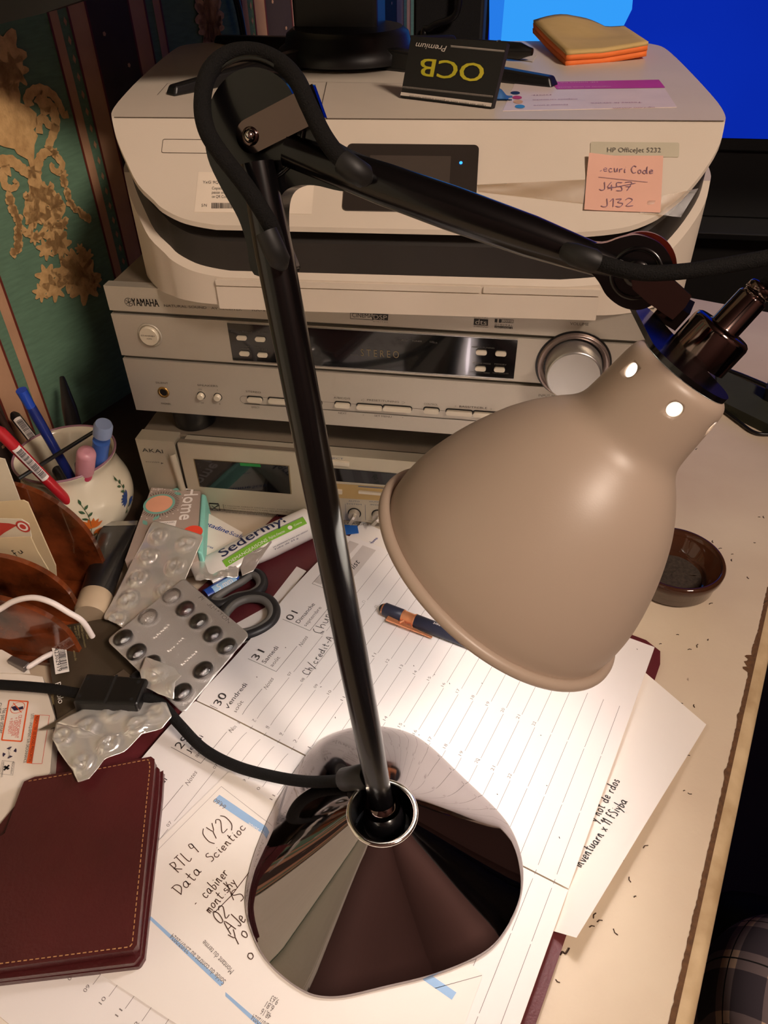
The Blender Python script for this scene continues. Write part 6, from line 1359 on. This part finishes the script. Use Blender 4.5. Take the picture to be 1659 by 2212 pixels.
def body_mesh(name, chains, mat, parent):
    # limbs as tapering tubes merged by voxel-free remesh of overlapping tubes
    m = MB()
    for pts, rr in chains: 
        P = smoothpts(pts, 6); n = len(rr); R_ = []
        for i in range(len(P)):
            x = i/(len(P)-1)*(n-1); k = min(n-2, int(x)); f = x-k; R_.append(rr[k]*(1-f)+rr[k+1]*f)
        m.tube(P, R_, mat, 20); m.ball(P[0], R_[0], mat); m.ball(P[-1], R_[-1], mat)
    o = m.build(name, parent); k = o.modifiers.new('r', 'REMESH'); k.mode = 'VOXEL'; k.voxel_size = .008; k.use_smooth_shade = True
    s_ = o.modifiers.new('s', 'SMOOTH'); s_.iterations = 6
    return o
hip = nu(1.02, .08, -.26)
per = thing('person', 'seated person in dark plaid trousers, knees showing below the desk edge', 'person', (hip.x, hip.y, -.74))
m = MB()
def H(n, u, z): return nu(n, u, z)
body_mesh('plaid_trousers', [([H(1.02, .00, -.24), H(.84, -.04, -.215), H(.655, -.055, -.235)], [.105, .092, .070]), ([H(.655, -.055, -.24), H(.640, -.05, -.42), H(.70, -.05, -.66)], [.070, .062, .05]),
    ([H(1.02, .16, -.24), H(.90, .22, -.225), H(.76, .26, -.245)], [.105, .092, .070]), ([H(.76, .26, -.25), H(.75, .26, -.42), H(.79, .26, -.66)], [.070, .062, .05]), ([H(1.03, .0, -.22), H(1.03, .16, -.22)], [.115, .115])], pla, per)
body_mesh('shirt', [([H(1.04, .08, -.18), H(1.06, .08, .05), H(1.05, .08, .22)], [.135, .142, .125]), ([H(1.05, .23, .24), H(1.05, .08, .26), H(1.05, -.07, .24)], [.074, .078, .074]),
    ([H(1.05, .25, .22), H(1.08, .29, .0), H(.97, .27, -.075)], [.058, .050, .044]), ([H(1.05, -.09, .22), H(1.08, -.13, .0), H(.97, -.11, -.075)], [.058, .050, .044])], shirt, per)
hc_ = H(1.02, .08, .49); L_ = []
L_.append(([H(1.04, .08, -.15), H(1.06, .08, .05), H(1.05, .08, .22)], [.115, .12, .10])); L_.append(([H(1.05, .08, .24), H(1.035, .08, .32), H(1.025, .08, .42)], [.060, .056, .060]))
L_.append(([hc_+V((0, 0, .03)), hc_+V((0, 0, -.01)), hc_-NN*.018+V((0, 0, -.065))], [.088, .080, .050]))
L_.append(([hc_-NN*.078+V((0, 0, .012)), hc_-NN*.098+V((0, 0, -.014)), hc_-NN*.082+V((0, 0, -.022))], [.008, .013, .012]))
for sg in (-1, 1):
    L_.append(([hc_+UU*.076*sg+V((0, 0, .015)), hc_+UU*.084*sg+V((0, 0, -.015))], [.014, .010]))
for sg, nm in ((.26, 1), (-.10, -1)):
    L_.append(([H(1.05, sg-.01*nm, .22), H(1.08, sg+.03*nm, .0), H(.93, sg, -.10)], [.044, .038, .029])); w_ = H(.915, sg, -.108)
    L_.append(([w_+UU*.016, w_-NN*.05+UU*.018], [.018, .017])); L_.append(([w_-UU*.016, w_-NN*.05-UU*.018], [.018, .017])); L_.append(([w_, w_-NN*.05], [.019, .017]))
    for k in range(4): L_.append(([w_-NN*.05+UU*(-.028+.0187*k), w_-NN*(.085+.004*(k % 2))+UU*(-.033+.022*k)+V((0, 0, .004)), w_-NN*(.112+.005*(k % 2))+UU*(-.033+.022*k)-V((0, 0, .014))], [.0092, .0085, .0075]))
    L_.append(([w_-NN*.012-UU*.022*nm, w_-NN*.040-UU*.046*nm, w_-NN*.062-UU*.052*nm], [.012, .010, .0085]))
ob = body_mesh('body', L_, skin, per); ob.modifiers['r'].voxel_size = .0045
m = MB(); m.ball(hc_+NN*.016+V((0, 0, .040)), .094, hair, (1, 1, 1.02)); m.build('hair', per)
m = MB()
for sg in (-1, 1): m.ball(hc_-NN*.078+UU*.030*sg+V((0, 0, .022)), .010, ink, (.8, 1.3, .7), Matrix.Rotation(-T_, 3, 'Z'))
m.build('eyes', per); m = MB(); m.ball(hc_-NN*.074+V((0, 0, -.052)), .012, M('lips', (150, 84, 76), .5), (.7, 1.8, .5), Matrix.Rotation(-T_, 3, 'Z')); m.build('mouth', per)
for nm in (1, -1):
    m = MB(); f_ = H(.755 if nm == 1 else .665, (.26 if nm == 1 else -.05), -.70); m.ball(f_, .05, blackm, (2.1, .9, .75), Matrix.Rotation(-T_, 3, 'Z')); m.build('shoe', per)
ch = thing('desk_chair', 'dark wooden chair the person in plaid trousers sits on', 'chair', tuple(H(1.03, 0.08, -.74)))
wd_ = M('dark_chair_wood', (60, 36, 24), .45, bump=.1)
cm_ = Matrix.Translation(H(1.04, 0.08, 0)) @ Matrix.Rotation(-T_, 4, 'Z')
m = MB(); m.box((-.22, -.22, -.375), (.22, .22, -.345), wd_, cm_); m.build('seat', ch, bevel=.006)
m = MB(); m.box((.19, -.20, -.345), (.215, .20, .12), wd_, cm_); m.build('backrest', ch, bevel=.006)
for a_ in (-.19, .19):
    for b_ in (-.19, .19):
        m = MB(); m.box((a_-.018, b_-.018, -.74), (a_+.018, b_+.018, -.375), wd_, cm_); m.build('leg', ch)
